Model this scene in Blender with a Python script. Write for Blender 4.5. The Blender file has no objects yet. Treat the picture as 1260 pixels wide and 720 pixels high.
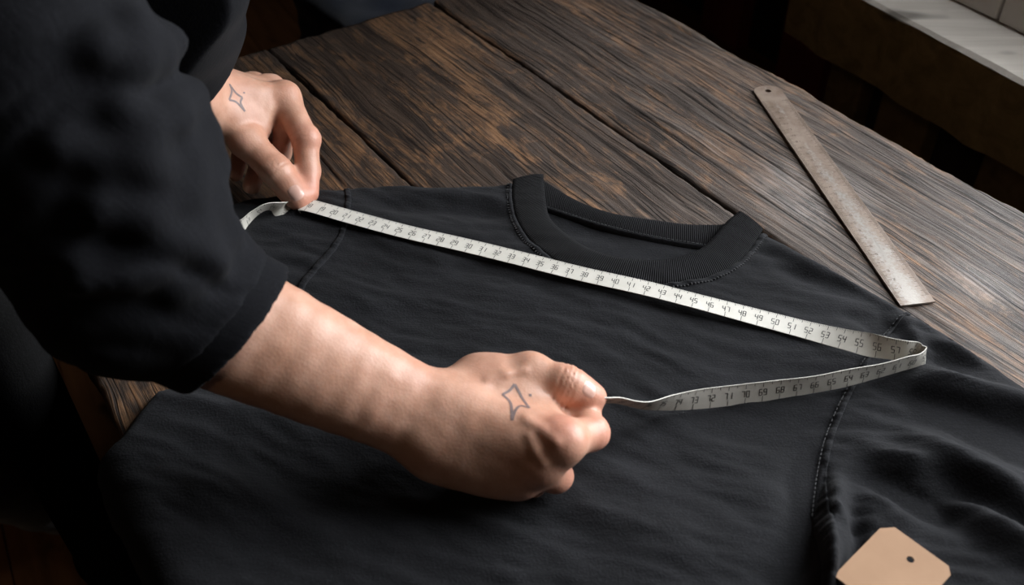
import bpy, bmesh, math, random
import numpy as np
from mathutils import Vector, Matrix
from mathutils.bvhtree import BVHTree
from mathutils.geometry import delaunay_2d_cdt

random.seed(4)
T = 0.85                                   # height of the table top above the floor
PITCH = math.atan(1070 / 1225.0)
CP, SP = math.cos(PITCH), math.sin(PITCH)
CAMZ = 0.49
scn = bpy.context.scene
COL = scn.collection

# ------------------------------------------------------------------ camera
cam_d = bpy.data.cameras.new('camera')
cam = bpy.data.objects.new('camera', cam_d)
COL.objects.link(cam)
cam.location = (0, 0, T + CAMZ)
cam.rotation_euler = (math.pi / 2 - PITCH, 0, 0)
cam_d.sensor_width = 36
cam_d.lens = 35
cam_d.clip_start = 0.01
cam_d.dof.use_dof = True
cam_d.dof.focus_distance = 0.74
cam_d.dof.aperture_fstop = 8.0
scn.camera = cam

# ------------------------------------------------------------------ light
scn.view_settings.view_transform = 'Standard'
scn.view_settings.look = 'None'
scn.view_settings.gamma = 1
scn.view_settings.use_curve_mapping = False
scn.view_settings.exposure = 0.0
world = bpy.data.worlds.new('world')
scn.world = world
world.use_nodes = True
world.node_tree.nodes['Background'].inputs[0].default_value = (0.75, 0.85, 1.0, 1)
world.node_tree.nodes['Background'].inputs[1].default_value = 0.3

A = np.array([-0.56725944, 0.82353915, 0])      # along the table's planks
B = np.array([0.82353915, 0.56725944, 0])       # across them, towards the window
A2 = np.array([-0.48427175, 0.87491764, 0])     # along the window wall
B2 = np.array([0.87491764, 0.48427175, 0])      # into the window wall


def area(name, loc, direction, sx, sy, power, color):
    d = bpy.data.lights.new(name, 'AREA')
    d.shape = 'RECTANGLE'
    d.size, d.size_y = sx, sy
    d.energy = power
    d.color = color
    o = bpy.data.objects.new(name, d)
    COL.objects.link(o)
    o.location = loc
    o.rotation_euler = Vector(direction).to_track_quat('-Z', 'Y').to_euler()
    return o


# overcast daylight behind the window of the right-hand wall
wl = A2 * 0.20 + B2 * 1.09
area('daylight_window', (wl[0], wl[1], T + 0.58), (-B2[0], -B2[1], -0.32), 0.85, 0.95, 41, (0.96, 0.98, 1.0))
# added dim warm fill light behind the camera, lifts the sill front and boards
bd = bpy.data.lights.new('warm_fill', 'POINT'); bd.energy = 3.4; bd.shadow_soft_size = 0.12; bd.color = (1.0, 0.72, 0.45)
bo = bpy.data.objects.new('warm_fill', bd); COL.objects.link(bo); bo.location = (-0.55, -0.75, T + 1.25)


# ------------------------------------------------------------------ helpers
def P(u, v, z=0.0):
    """point at height z above the table top that a sight line (u, v) of the photograph meets"""
    d = np.array([(u - 630) / 1225.0, CP - (v - 360) / 1225.0 * SP, -SP - (v - 360) / 1225.0 * CP])
    t = (z - CAMZ) / d[2]
    return np.array([d[0] * t, d[1] * t, T + z])


def ray(u, v):
    d = np.array([(u - 630) / 1225.0, CP - (v - 360) / 1225.0 * SP, -SP - (v - 360) / 1225.0 * CP])
    return d / np.linalg.norm(d)


def W(a, b, z):
    q = A * a + B * b
    return np.array([q[0], q[1], T + z])


def W2(a, b, z):
    q = A2 * a + B2 * b
    return np.array([q[0], q[1], T + z])


def link(name, me, mat=None, parent=None, label=None, cat=None, group=None, kind=None, smooth=False):
    o = bpy.data.objects.new(name, me)
    COL.objects.link(o)
    if mat is not None:
        me.materials.append(mat)
    if parent is not None:
        o.parent = parent
    if len(me.polygons) and (smooth or name == 'tape_band'):
        me.polygons.foreach_set('use_smooth', [bool(smooth)] * len(me.polygons))
    tag(o, label, cat, group, kind)
    return o


def tag(o, label=None, cat=None, group=None, kind=None):
    if label: o['label'] = label
    if cat: o['category'] = cat
    if group: o['group'] = group
    if kind: o['kind'] = kind
    return o


def empty(name, loc=(0, 0, 0), rz=0, **k):
    o = bpy.data.objects.new(name, None)
    COL.objects.link(o)
    o.location = loc
    o.rotation_euler = (0, 0, rz)
    o.empty_display_size = 0.05
    return tag(o, **k)


def npmesh(name, verts, faces):
    """fast mesh from numpy arrays; faces (n,4) or (n,3) or python list"""
    me = bpy.data.meshes.new(name)
    verts = np.asarray(verts, np.float32)
    if isinstance(faces, np.ndarray):
        n, k = faces.shape
        me.vertices.add(len(verts))
        me.vertices.foreach_set('co', verts.ravel())
        me.loops.add(n * k)
        me.loops.foreach_set('vertex_index', faces.astype(np.int32).ravel())
        me.polygons.add(n)
        me.polygons.foreach_set('loop_start', np.arange(0, n * k, k, dtype=np.int32))
        me.update(calc_edges=True)
        me.validate()
    else:
        me.from_pydata([tuple(map(float, v)) for v in verts], [], faces)
        me.update()
    return me


def fix_normals(me):
    bm = bmesh.new(); bm.from_mesh(me)
    bmesh.ops.recalc_face_normals(bm, faces=bm.faces)
    bm.to_mesh(me); bm.free()


def box_bm(bm, lo, hi, frame=None, bevel=0.0):
    """box in a frame (origin, x axis, y axis, z axis) or world"""
    vs = []
    for z in (lo[2], hi[2]):
        for y in (lo[1], hi[1]):
            for x in (lo[0], hi[0]):
                p = np.array([x, y, z], float)
                if frame is not None:
                    p = frame[0] + frame[1] * x + frame[2] * y + frame[3] * z
                vs.append(bm.verts.new(tuple(p)))
    fs = [(0, 1, 3, 2), (4, 6, 7, 5), (0, 4, 5, 1), (2, 3, 7, 6), (0, 2, 6, 4), (1, 5, 7, 3)]
    faces = [bm.faces.new([vs[i] for i in f]) for f in fs]
    if bevel:
        es = list({e for f in faces for e in f.edges})
        bmesh.ops.bevel(bm, geom=es, offset=bevel, segments=2, affect='EDGES', profile=0.5)


def bm_obj(name, bm, mat, parent=None, smooth=False, **k):
    bmesh.ops.recalc_face_normals(bm, faces=bm.faces)
    me = bpy.data.meshes.new(name)
    bm.to_mesh(me); bm.free()
    return link(name, me, mat, parent, smooth=smooth, **k)


def box(name, lo, hi, mat, parent=None, frame=None, bevel=0.002, **k):
    bm = bmesh.new()
    box_bm(bm, lo, hi, frame, bevel)
    return bm_obj(name, bm, mat, parent, **k)


def lathe(name, profile, mat, parent=None, loc=(0, 0, 0), n=32, **k):
    bm = bmesh.new()
    rings = []
    for r, z in profile:
        rings.append([bm.verts.new((loc[0] + r * math.cos(2 * math.pi * i / n), loc[1] + r * math.sin(2 * math.pi * i / n), loc[2] + z)) for i in range(n)])
    for a, b in zip(rings, rings[1:]):
        for i in range(n):
            bm.faces.new((a[i], a[(i + 1) % n], b[(i + 1) % n], b[i]))
    bm.faces.new(rings[0][::-1]); bm.faces.new(rings[-1])
    return bm_obj(name, bm, mat, parent, smooth=True, **k)


# value noise -------------------------------------------------------
def _hash(ix, iy, iz, seed):
    h = (ix.astype(np.int64) * 374761393 + iy.astype(np.int64) * 668265263 + iz.astype(np.int64) * 2147483647 + seed * 974634777) & 0xFFFFFFFF
    h = ((h ^ (h >> 13)) * 1274126177) & 0xFFFFFFFF
    h = (h ^ (h >> 16)) & 0xFFFFFFFF
    return h.astype(np.float64) / 4294967295.0


def noise(x, y, z=None, seed=0):
    """smooth value noise in -1..1"""
    x = np.asarray(x, float); y = np.asarray(y, float)
    if z is None:
        ix = np.floor(x); iy = np.floor(y)
        fx = x - ix; fy = y - iy
        fx = fx * fx * fx * (fx * (fx * 6 - 15) + 10); fy = fy * fy * fy * (fy * (fy * 6 - 15) + 10)
        zz = np.zeros_like(ix)
        a = _hash(ix, iy, zz, seed); b = _hash(ix + 1, iy, zz, seed)
        c = _hash(ix, iy + 1, zz, seed); d = _hash(ix + 1, iy + 1, zz, seed)
        return 2 * ((a * (1 - fx) + b * fx) * (1 - fy) + (c * (1 - fx) + d * fx) * fy) - 1
    z = np.asarray(z, float)
    iz = np.floor(z); fz = z - iz; fz = fz * fz * (3 - 2 * fz)
    ix = np.floor(x); iy = np.floor(y)
    fx = x - ix; fy = y - iy
    fx = fx * fx * (3 - 2 * fx); fy = fy * fy * (3 - 2 * fy)
    r = 0
    for k, wz in ((0, 1 - fz), (1, fz)):
        a = _hash(ix, iy, iz + k, seed); b = _hash(ix + 1, iy, iz + k, seed)
        c = _hash(ix, iy + 1, iz + k, seed); d = _hash(ix + 1, iy + 1, iz + k, seed)
        r = r + wz * ((a * (1 - fx) + b * fx) * (1 - fy) + (c * (1 - fx) + d * fx) * fy)
    return 2 * r - 1


def fbm(x, y, seed=0, octv=4):
    r = 0; a = 1; s = 0
    for i in range(octv):
        r = r + a * noise(x * 2 ** i, y * 2 ** i, seed=seed + i * 7)
        s += a; a *= 0.5
    return r / s


def sstep(a, b, x):
    t = np.clip((x - a) / (b - a), 0, 1)
    return t * t * (3 - 2 * t)


# ------------------------------------------------------------------ materials
class NT:
    def __init__(s, name):
        s.m = bpy.data.materials.new(name)
        s.m.use_nodes = True
        s.t = s.m.node_tree
        s.b = s.t.nodes['Principled BSDF']
        s.out = s.t.nodes['Material Output']

    def n(s, typ, **k):
        nd = s.t.nodes.new(typ)
        for kk, v in k.items():
            if kk.startswith('i_'):
                nd.inputs[kk[2:].replace('_', ' ')].default_value = v
            else:
                setattr(nd, kk, v)
        return nd

    def l(s, a, b):
        s.t.links.new(a, b)

    def coord(s, kind='Object', scale=(1, 1, 1), rot=(0, 0, 0), loc=(0, 0, 0)):
        tc = s.n('ShaderNodeTexCoord')
        mp = s.n('ShaderNodeMapping')
        mp.inputs['Scale'].default_value = scale
        mp.inputs['Rotation'].default_value = rot
        mp.inputs['Location'].default_value = loc
        s.l(tc.outputs[kind], mp.inputs['Vector'])
        return mp.outputs['Vector']

    def noise(s, vec, scale=5, detail=4, rough=0.55, dist=0.0):
        nd = s.n('ShaderNodeTexNoise')
        nd.inputs['Scale'].default_value = scale
        nd.inputs['Detail'].default_value = detail
        nd.inputs['Roughness'].default_value = rough
        nd.inputs['Distortion'].default_value = dist
        s.l(vec, nd.inputs['Vector'])
        return nd.outputs['Fac']

    def ramp(s, fac, stops):
        nd = s.n('ShaderNodeValToRGB')
        el = nd.color_ramp.elements
        while len(el) < len(stops): el.new(0.5)
        for e, (p, c) in zip(el, stops):
            e.position = p
            e.color = (c, c, c, 1) if isinstance(c, (int, float)) else (*c, 1)
        s.l(fac, nd.inputs['Fac'])
        return nd.outputs['Color']

    def mix(s, fac, a, b, blend='MIX'):
        nd = s.n('ShaderNodeMix', data_type='RGBA', blend_type=blend)
        for i, v in ((0, fac), (6, a), (7, b)):
            if isinstance(v, (int, float)):
                nd.inputs[i].default_value = v if i == 0 else (v, v, v, 1)
            elif isinstance(v, tuple):
                nd.inputs[i].default_value = (*v, 1)
            else:
                s.l(v, nd.inputs[i])
        return nd.outputs[2]

    def math(s, op, a, b=0.0, clamp=False):
        nd = s.n('ShaderNodeMath', operation=op, use_clamp=clamp)
        for i, v in ((0, a), (1, b)):
            if isinstance(v, (int, float)): nd.inputs[i].default_value = v
            else: s.l(v, nd.inputs[i])
        return nd.outputs[0]

    def bump(s, height, strength=0.5, dist=0.001, prev=None):
        nd = s.n('ShaderNodeBump')
        nd.inputs['Strength'].default_value = strength
        nd.inputs['Distance'].default_value = dist
        s.l(height, nd.inputs['Height'])
        if prev is not None: s.l(prev, nd.inputs['Normal'])
        s.l(nd.outputs[0], s.b.inputs['Normal'])
        return nd.outputs[0]

    def base(s, c):
        if isinstance(c, tuple): s.b.inputs['Base Color'].default_value = (*c, 1)
        else: s.l(c, s.b.inputs['Base Color'])

    def rough(s, r):
        if isinstance(r, (int, float)): s.b.inputs['Roughness'].default_value = r
        else: s.l(r, s.b.inputs['Roughness'])


def mat_cloth(name, col, col2, weave=900, rough=0.9, sheen=0.25, spec=0.25, wstr=0.5):
    t = NT(name)
    v = t.coord('Object')
    f = t.noise(v, 14, 5, 0.6)
    g = t.noise(v, 700, 2, 0.6)
    c = t.mix(t.ramp(f, [(0.3, 0.0), (0.7, 1.0)]), col, col2)
    c = t.mix(t.math('MULTIPLY', t.ramp(g, [(0.5, 0.0), (0.75, 1.0)]), 0.35), c, tuple(min(1, x * 2.4) for x in col2))
    t.base(c); t.rough(rough)
    t.b.inputs['Sheen Weight'].default_value = sheen
    t.b.inputs['Sheen Roughness'].default_value = 0.5
    t.b.inputs['Specular IOR Level'].default_value = spec
    b1 = t.bump(g, wstr, 0.0006)
    v2 = t.coord('Object', scale=(60, 420, 60), rot=(0, 0, 0.28))
    t.bump(t.noise(v2, 1.0, 3, 0.6, 0.6), 0.35, 0.0008, b1)
    return t.m


M_tee = mat_cloth('black_jersey', (0.0078, 0.0082, 0.0096), (0.0132, 0.0138, 0.0162), sheen=0.03, spec=0.14, wstr=0.7)
M_shirt = mat_cloth('black_twill', (0.0038, 0.0040, 0.0054), (0.0062, 0.0066, 0.0084), sheen=0.02, spec=0.10, wstr=0.25)
M_denim = mat_cloth('blue_denim', (0.035, 0.052, 0.075), (0.07, 0.10, 0.135))
M_shade_sheet = mat_cloth('shade_black', (0.003, 0.003, 0.003), (0.005, 0.005, 0.0055), sheen=0.0, spec=0.08)  # near-black, for the sheet added in the shaded gap below the table edge
M_navy = mat_cloth('navy_cloth', (0.003, 0.007, 0.018), (0.006, 0.013, 0.03))


def mat_rib():
    t = NT('ribbed_jersey')
    tc = t.n('ShaderNodeUVMap')
    sep = t.n('ShaderNodeSeparateXYZ')
    t.l(tc.outputs[0], sep.inputs[0])
    s = t.math('SINE', t.math('MULTIPLY', sep.outputs[0], 2 * math.pi / 0.0016))
    t.base(t.mix(t.ramp(s, [(0.0, 0.0), (1.0, 1.0)]), (0.005, 0.0052, 0.006), (0.021, 0.0215, 0.024)))
    t.rough(0.9)
    t.b.inputs['Sheen Weight'].default_value = 0.02
    t.b.inputs['Specular IOR Level'].default_value = 0.12
    t.bump(s, 0.9, 0.0006)
    return t.m


M_rib = mat_rib()


def mat_plain(name, col, rough=0.6, metal=0.0, spec=0.5, var=0.25, scale=30, bump=0.0):
    t = NT(name)
    v = t.coord('Object')
    f = t.noise(v, scale, 5, 0.6)
    t.base(t.mix(t.ramp(f, [(0.3, 0.0), (0.7, 1.0)]), tuple(c * (1 - var) for c in col), tuple(min(1, c * (1 + var)) for c in col)))
    t.rough(rough)
    t.b.inputs['Metallic'].default_value = metal
    t.b.inputs['Specular IOR Level'].default_value = spec
    if bump: t.bump(f, bump, 0.002)
    return t.m


M_stitch = mat_plain('dark_thread', (0.045, 0.046, 0.05), 0.8)
M_print = mat_plain('black_print', (0.02, 0.02, 0.022), 0.6, var=0.1)
M_ink = mat_plain('tattoo_ink', (0.17, 0.12, 0.115), 0.55, var=0.2, scale=400)
M_dark_wall = mat_plain('dark_plaster', (0.018, 0.012, 0.009), 0.9, scale=6)
M_red_board = mat_plain('dark_red_board', (0.26, 0.04, 0.03), 0.8, scale=12)
M_white = mat_plain('white_paint', (0.55, 0.52, 0.48), 0.5, var=0.06, scale=8)
M_shoe = mat_plain('black_leather', (0.006, 0.006, 0.006), 0.4)
M_hair = mat_plain('dark_hair', (0.02, 0.012, 0.008), 0.6, bump=0.5)


def mat_wood_board(name, c1, c2, grain=(2, 40, 40), rough=0.7, bstr=0.4, knots=True):
    t = NT(name)
    v = t.coord('Object', scale=grain)
    f = t.noise(v, 1.0, 6, 0.62, 0.8)
    c = t.mix(t.ramp(f, [(0.32, 0.0), (0.68, 1.0)]), c1, c2)
    if knots:
        k = t.noise(t.coord('Object', scale=(9, 16, 22)), 1.0, 2, 0.5)
        c = t.mix(t.ramp(k, [(0.66, 0.0), (0.74, 0.85)]), c, tuple(x * 0.35 for x in c1))
    t.base(c); t.rough(rough)
    t.b.inputs['Specular IOR Level'].default_value = 0.3
    t.bump(f, bstr, 0.003)
    return t.m


M_sill_face = mat_wood_board('sill_front_wood', (0.17, 0.125, 0.05), (0.30, 0.225, 0.10))
M_sill_top = mat_wood_board('sill_top_wood', (0.50, 0.46, 0.41), (0.68, 0.64, 0.58), bstr=0.2)
M_board = mat_wood_board('wall_board_wood', (0.12, 0.08, 0.035), (0.20, 0.14, 0.07))
M_floor = mat_wood_board('floor_wood', (0.16, 0.065, 0.022), (0.30, 0.125, 0.045), grain=(3, 30, 3), rough=0.7)
M_leg = mat_wood_board('table_leg_wood', (0.03, 0.018, 0.01), (0.08, 0.045, 0.025), grain=(30, 30, 3))


def mat_table():
    """weathered plank wood; local x is the grain, the 'dirt' attribute follows the carved cracks"""
    t = NT('weathered_plank_wood')
    warp = t.noise(t.coord('Object', scale=(5, 14, 5)), 1.0, 3, 0.5)
    tc = t.n('ShaderNodeTexCoord')
    sep = t.n('ShaderNodeSeparateXYZ'); t.l(tc.outputs['Object'], sep.inputs[0])
    y = t.math('ADD', sep.outputs[1], t.math('MULTIPLY', warp, 0.024))

    def gv(sx, sy):
        cb = t.n('ShaderNodeCombineXYZ')
        t.l(t.math('MULTIPLY', sep.outputs[0], sx), cb.inputs[0])
        t.l(t.math('MULTIPLY', y, sy), cb.inputs[1])
        t.l(sep.outputs[2], cb.inputs[2])
        return cb.outputs[0]
    fine = t.noise(gv(14, 600), 1.0, 6, 0.7)
    mid = t.noise(gv(6, 170), 1.0, 5, 0.65)
    broad = t.noise(gv(3.0, 13), 1.0, 4, 0.6, 0.6)
    blot = t.noise(gv(26, 75), 1.0, 7, 0.72, 1.2)
    lines = t.noise(gv(4.5, 330), 1.0, 3, 0.6)
    # oiled dark skin, worn through to bare brown fibres in patches
    dark = t.mix(t.ramp(mid, [(0.35, 0.0), (0.68, 1.0)]), (0.022, 0.015, 0.012), (0.105, 0.070, 0.050))
    bare = t.mix(t.ramp(fine, [(0.38, 0.0), (0.66, 1.0)]), (0.11, 0.052, 0.023), (0.52, 0.275, 0.130))
    s = t.math('ADD', t.math('ADD', t.math('MULTIPLY', blot, 0.50), t.math('MULTIPLY', broad, 0.42)), t.math('MULTIPLY', mid, 0.22))
    wear = t.ramp(s, [(0.56, 0.0), (0.655, 0.9)])
    c = t.mix(wear, dark, bare)
    # grey tone mixed in, strongest towards the window side (local y is minus the distance across)
    gx = t.math('ADD', t.math('MULTIPLY', sep.outputs[1], -1.0), t.math('MULTIPLY', sep.outputs[0], -0.42))
    gm = t.n('ShaderNodeMapRange'); t.l(gx, gm.inputs[0])
    gm.inputs[1].default_value = 0.08; gm.inputs[2].default_value = 0.40
    gfac = t.math('MULTIPLY', gm.outputs[0], t.ramp(t.noise(gv(6, 200), 1.0, 5, 0.65), [(0.36, 0.25), (0.60, 1.0)]))
    c = t.mix(t.math('MULTIPLY', gfac, 0.8), c, t.mix(t.ramp(t.math('ADD', t.math('MULTIPLY', fine, 0.6), t.math('MULTIPLY', mid, 0.4)), [(0.40, 0.0), (0.60, 1.0)]), (0.032, 0.026, 0.023), (0.25, 0.215, 0.195)))
    c = t.mix(t.ramp(lines, [(0.36, 0.92), (0.43, 0.0)]), c, (0.010, 0.007, 0.006))
    lines2 = t.noise(gv(11, 240), 1.0, 2, 0.5)
    c = t.mix(t.ramp(lines2, [(0.33, 0.85), (0.385, 0.0)]), c, (0.009, 0.006, 0.005))
    # the person's shade, painted in as darker wood towards the far left corner
    shade_ = t.n('ShaderNodeMapRange'); t.l(t.math('ADD', t.math('ADD', sep.outputs[0], t.math('MULTIPLY', sep.outputs[1], 0.9)), t.math('MULTIPLY', blot, 0.22)), shade_.inputs[0])
    shade_.inputs[1].default_value = 0.40; shade_.inputs[2].default_value = 0.66
    c = t.mix(t.math('MULTIPLY', shade_.outputs[0], 0.62), c, (0.016, 0.010, 0.007))
    # chalky pale smears
    for px, py, sx, sy, st in ((0.425, -0.60, 15, 17, 0.55), (0.27, -0.615, 26, 30, 0.4), (0.20, -0.64, 30, 40, 0.4), (0.83, -0.20, 10, 14, 0.0)):
        if st == 0: continue
        dx = t.math('MULTIPLY', t.math('SUBTRACT', sep.outputs[0], px), sx)
        dy = t.math('MULTIPLY', t.math('SUBTRACT', sep.outputs[1], py), sy)
        dd = t.math('ADD', t.math('MULTIPLY', dx, dx), t.math('MULTIPLY', dy, dy))
        m = t.math('MULTIPLY', t.ramp(dd, [(0.0, 1.0), (1.0, 0.0)]), t.ramp(t.math('ADD', t.math('MULTIPLY', fine, 0.6), t.math('MULTIPLY', blot, 0.4)), [(0.42, 0.0), (0.62, 1.0)]))
        c = t.mix(t.math('MULTIPLY', m, st), c, (0.42, 0.42, 0.42))
    at = t.n('ShaderNodeAttribute', attribute_name='dirt')
    c = t.mix(at.outputs['Fac'], c, (0.008, 0.005, 0.004))
    t.base(c)
    t.rough(t.ramp(broad, [(0.3, 0.48), (0.7, 0.68)]))
    t.b.inputs['Specular IOR Level'].default_value = 0.4
    h = t.math('ADD', t.math('MULTIPLY', fine, 0.8), t.math('ADD', t.math('MULTIPLY', mid, 0.6), t.math('ADD', t.math('MULTIPLY', blot, 0.5), t.ramp(lines, [(0.28, 0.0), (0.44, 0.8)]))))
    t.bump(h, 0.8, 0.0016)
    return t.m


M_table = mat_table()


def mat_skin():
    t = NT('skin')
    v = t.coord('Object')
    f = t.noise(v, 60, 4, 0.6)
    r = t.noise(v, 22, 3, 0.5)
    c = t.mix(t.ramp(f, [(0.35, 0.0), (0.65, 1.0)]), (0.46, 0.245, 0.165), (0.56, 0.325, 0.235))
    at = t.n('ShaderNodeAttribute', attribute_name='redness')
    c = t.mix(t.math('MULTIPLY', t.ramp(r, [(0.5, 0.0), (0.75, 1.0)]), 0.3), c, (0.52, 0.215, 0.150))
    c = t.mix(t.math('MULTIPLY', at.outputs['Fac'], 0.6), c, (0.56, 0.20, 0.14))
    t.base(c)
    t.rough(0.42)
    t.b.inputs['Specular IOR Level'].default_value = 0.4
    t.b.inputs['Subsurface Weight'].default_value = 0.12
    t.b.inputs['Subsurface Radius'].default_value = (1.0, 0.3, 0.15)
    t.b.inputs['Subsurface Scale'].default_value = 0.006
    vo = t.n('ShaderNodeTexVoronoi'); vo.inputs['Scale'].default_value = 620
    t.l(v, vo.inputs['Vector'])
    b = t.bump(vo.outputs['Distance'], 0.14, 0.0005)
    t.bump(t.noise(t.coord('Object', scale=(1, 1, 1)), 300, 4, 0.6), 0.09, 0.0008, b)
    return t.m


M_skin = mat_skin()
M_nail = mat_plain('nail', (0.62, 0.38, 0.31), 0.25, var=0.05, scale=300)


def mat_tape():
    t = NT('ivory_tape')
    v = t.coord('Object')
    f = t.noise(v, 40, 4, 0.6)
    t.base(t.mix(t.ramp(f, [(0.35, 0.0), (0.7, 1.0)]), (0.62, 0.60, 0.54), (0.76, 0.74, 0.68)))
    t.rough(0.5)
    return t.m


M_tape = mat_tape()
M_tape_edge = mat_plain('worn_tape_edge', (0.42, 0.25, 0.15), 0.6)


def mat_steel():
    t = NT('rusty_steel')
    v = t.coord('Object')
    f = t.noise(v, 38, 6, 0.65)
    g = t.noise(v, 420, 4, 0.7)
    tc = t.n('ShaderNodeTexCoord')
    sep = t.n('ShaderNodeSeparateXYZ'); t.l(tc.outputs['Object'], sep.inputs[0])
    edge = t.math('MULTIPLY', t.math('ABSOLUTE', sep.outputs[1]), 42.0)      # rust gathers along the edges
    far = t.n('ShaderNodeMapRange'); t.l(sep.outputs[0], far.inputs[0])
    far.inputs[1].default_value = 0.02; far.inputs[2].default_value = 0.24
    k = t.math('ADD', t.math('ADD', t.math('MULTIPLY', edge, 0.55), t.math('MULTIPLY', far.outputs[0], 0.30)), t.math('MULTIPLY', t.math('ADD', f, g), 0.55))
    rust = t.ramp(k, [(0.62, 0.0), (0.86, 1.0)])
    c = t.mix(rust, (0.44, 0.41, 0.38), t.mix(t.ramp(f, [(0.4, 0.0), (0.6, 1.0)]), (0.20, 0.145, 0.11), (0.30, 0.235, 0.19)))
    t.base(c)
    t.l(t.math('SUBTRACT', 0.75, t.math('MULTIPLY', rust, 0.65)), t.b.inputs['Metallic'])
    t.rough(t.mix(rust, 0.42, 0.6))
    t.bump(g, 0.35, 0.0005)
    return t.m


M_steel = mat_steel()


def mat_kraft():
    t = NT('kraft_card')
    v = t.coord('Object')
    f = t.noise(v, 25, 4, 0.6); g = t.noise(v, 900, 3, 0.6)
    c = t.mix(t.ramp(f, [(0.3, 0.0), (0.7, 1.0)]), (0.36, 0.21, 0.12), (0.42, 0.255, 0.15))
    c = t.mix(t.math('MULTIPLY', g, 0.25), c, (0.36, 0.21, 0.12))
    t.base(c); t.rough(0.8)
    t.bump(g, 0.2, 0.0003)
    return t.m


M_kraft = mat_kraft()


def mat_glass():
    t = NT('window_glass')
    tr = t.n('ShaderNodeBsdfTransparent'); gl = t.n('ShaderNodeBsdfGlossy'); gl.inputs['Roughness'].default_value = 0.02
    lw = t.n('ShaderNodeFresnel'); lw.inputs[0].default_value = 1.45
    mx = t.n('ShaderNodeMixShader')
    t.l(lw.outputs[0], mx.inputs[0]); t.l(tr.outputs[0], mx.inputs[1]); t.l(gl.outputs[0], mx.inputs[2])
    t.l(mx.outputs[0], t.out.inputs['Surface'])
    return t.m


M_glass = mat_glass()

# ------------------------------------------------------------------ room
FR2 = (np.array([0, 0, T]), A2, B2, np.array([0, 0, 1.0]))      # frame of the window wall
# floor of boards
fl = empty('floor', kind='structure')
bmf = bmesh.new(); box_bm(bmf, (-1.8, -1.6, -0.03), (3.9, 1.95, -0.012), (np.array([0, 0, 0.0]), A2, B2, np.array([0, 0, 1.0])))
bm_obj('floor_base', bmf, M_floor, fl)
base_me = None
for i in range(24):
    if base_me is None:
        bm = bmesh.new(); box_bm(bm, (-1.8, 0.0, -0.012), (3.9, 0.1445, 0.0), None, 0.0015)
        bmesh.ops.recalc_face_normals(bm, faces=bm.faces)
        base_me = bpy.data.meshes.new('floor_board'); bm.to_mesh(base_me); bm.free(); base_me.materials.append(M_floor)
    o = bpy.data.objects.new('floor_board', base_me); COL.objects.link(o); o.parent = fl
    o.rotation_euler = (0, 0, math.atan2(A2[1], A2[0]))
    q = B2 * (1.95 - i * 0.147)
    o.location = (q[0], q[1], 0.0)
box('ceiling', (-1.8, -1.6, 2.6), (3.9, 1.95, 2.66), M_dark_wall, None, (np.array([0, 0, 0.0]), A2, B2, np.array([0, 0, 1.0])), 0, kind='structure')
box('wall_back', (3.9, -1.6, -T - 0.03), (4.0, 1.95, 2.6 - T), M_dark_wall, None, FR2, 0, kind='structure')
box('wall_front', (-1.9, -1.6, -T - 0.03), (-1.8, 1.95, 2.6 - T), M_dark_wall, None, FR2, 0, kind='structure')
box('wall_left', (-1.8, -1.7, -T - 0.03), (3.9, -1.6, 2.6 - T), M_dark_wall, None, FR2, 0, kind='structure')

# window wall: deep bay, the sill beam runs to a2 = 0.867; further back the wall stands farther out
wr = empty('wall_right', kind='structure')
box('lower_wall', (-1.8, 1.06, -T - 0.03), (0.86, 1.36, -0.1), M_dark_wall, wr, FR2, 0)
box('upper_wall', (-1.8, 1.06, 1.25), (0.99, 1.36, 2.6 - T), M_dark_wall, wr, FR2, 0)
box('side_wall', (-1.8, 1.06, -0.1), (-0.32, 1.36, 1.25), M_dark_wall, wr, FR2, 0)
box('pier', (0.868, 1.06, -0.1), (0.99, 1.36, 1.25), M_dark_wall, wr, FR2, 0)
box('return_wall', (0.86, 1.36, -T - 0.03), (0.99, 1.85, 2.6 - T), M_dark_wall, wr, FR2, 0)
box('far_wall', (0.86, 1.85, -T - 0.03), (3.9, 1.95, 2.6 - T), M_dark_wall, wr, FR2, 0)
# upright boards below the sill
for (a0, a1, mt) in ((0.80, 0.86, M_board), (0.685, 0.765, M_board), (0.47, 0.60, M_board), (0.30, 0.43, M_board), (0.12, 0.26, M_board), (-0.06, 0.08, M_board)):
    box('wall_board', (a0, 0.97, -T), (a1, 1.0, -0.15), mt, wr, FR2, 0.004)
box('wall_rail', (-0.1, 1.0, -T), (0.86, 1.03, -0.14), M_dark_wall, wr, FR2, 0.002)
# dark red boards at the far end
for a0 in (1.35, 1.62, 1.95, 2.3):
    box('wall_board', (a0, 1.80, -T), (a0 + 0.16, 1.85, 1.0), M_red_board, wr, FR2, 0.003)

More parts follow.
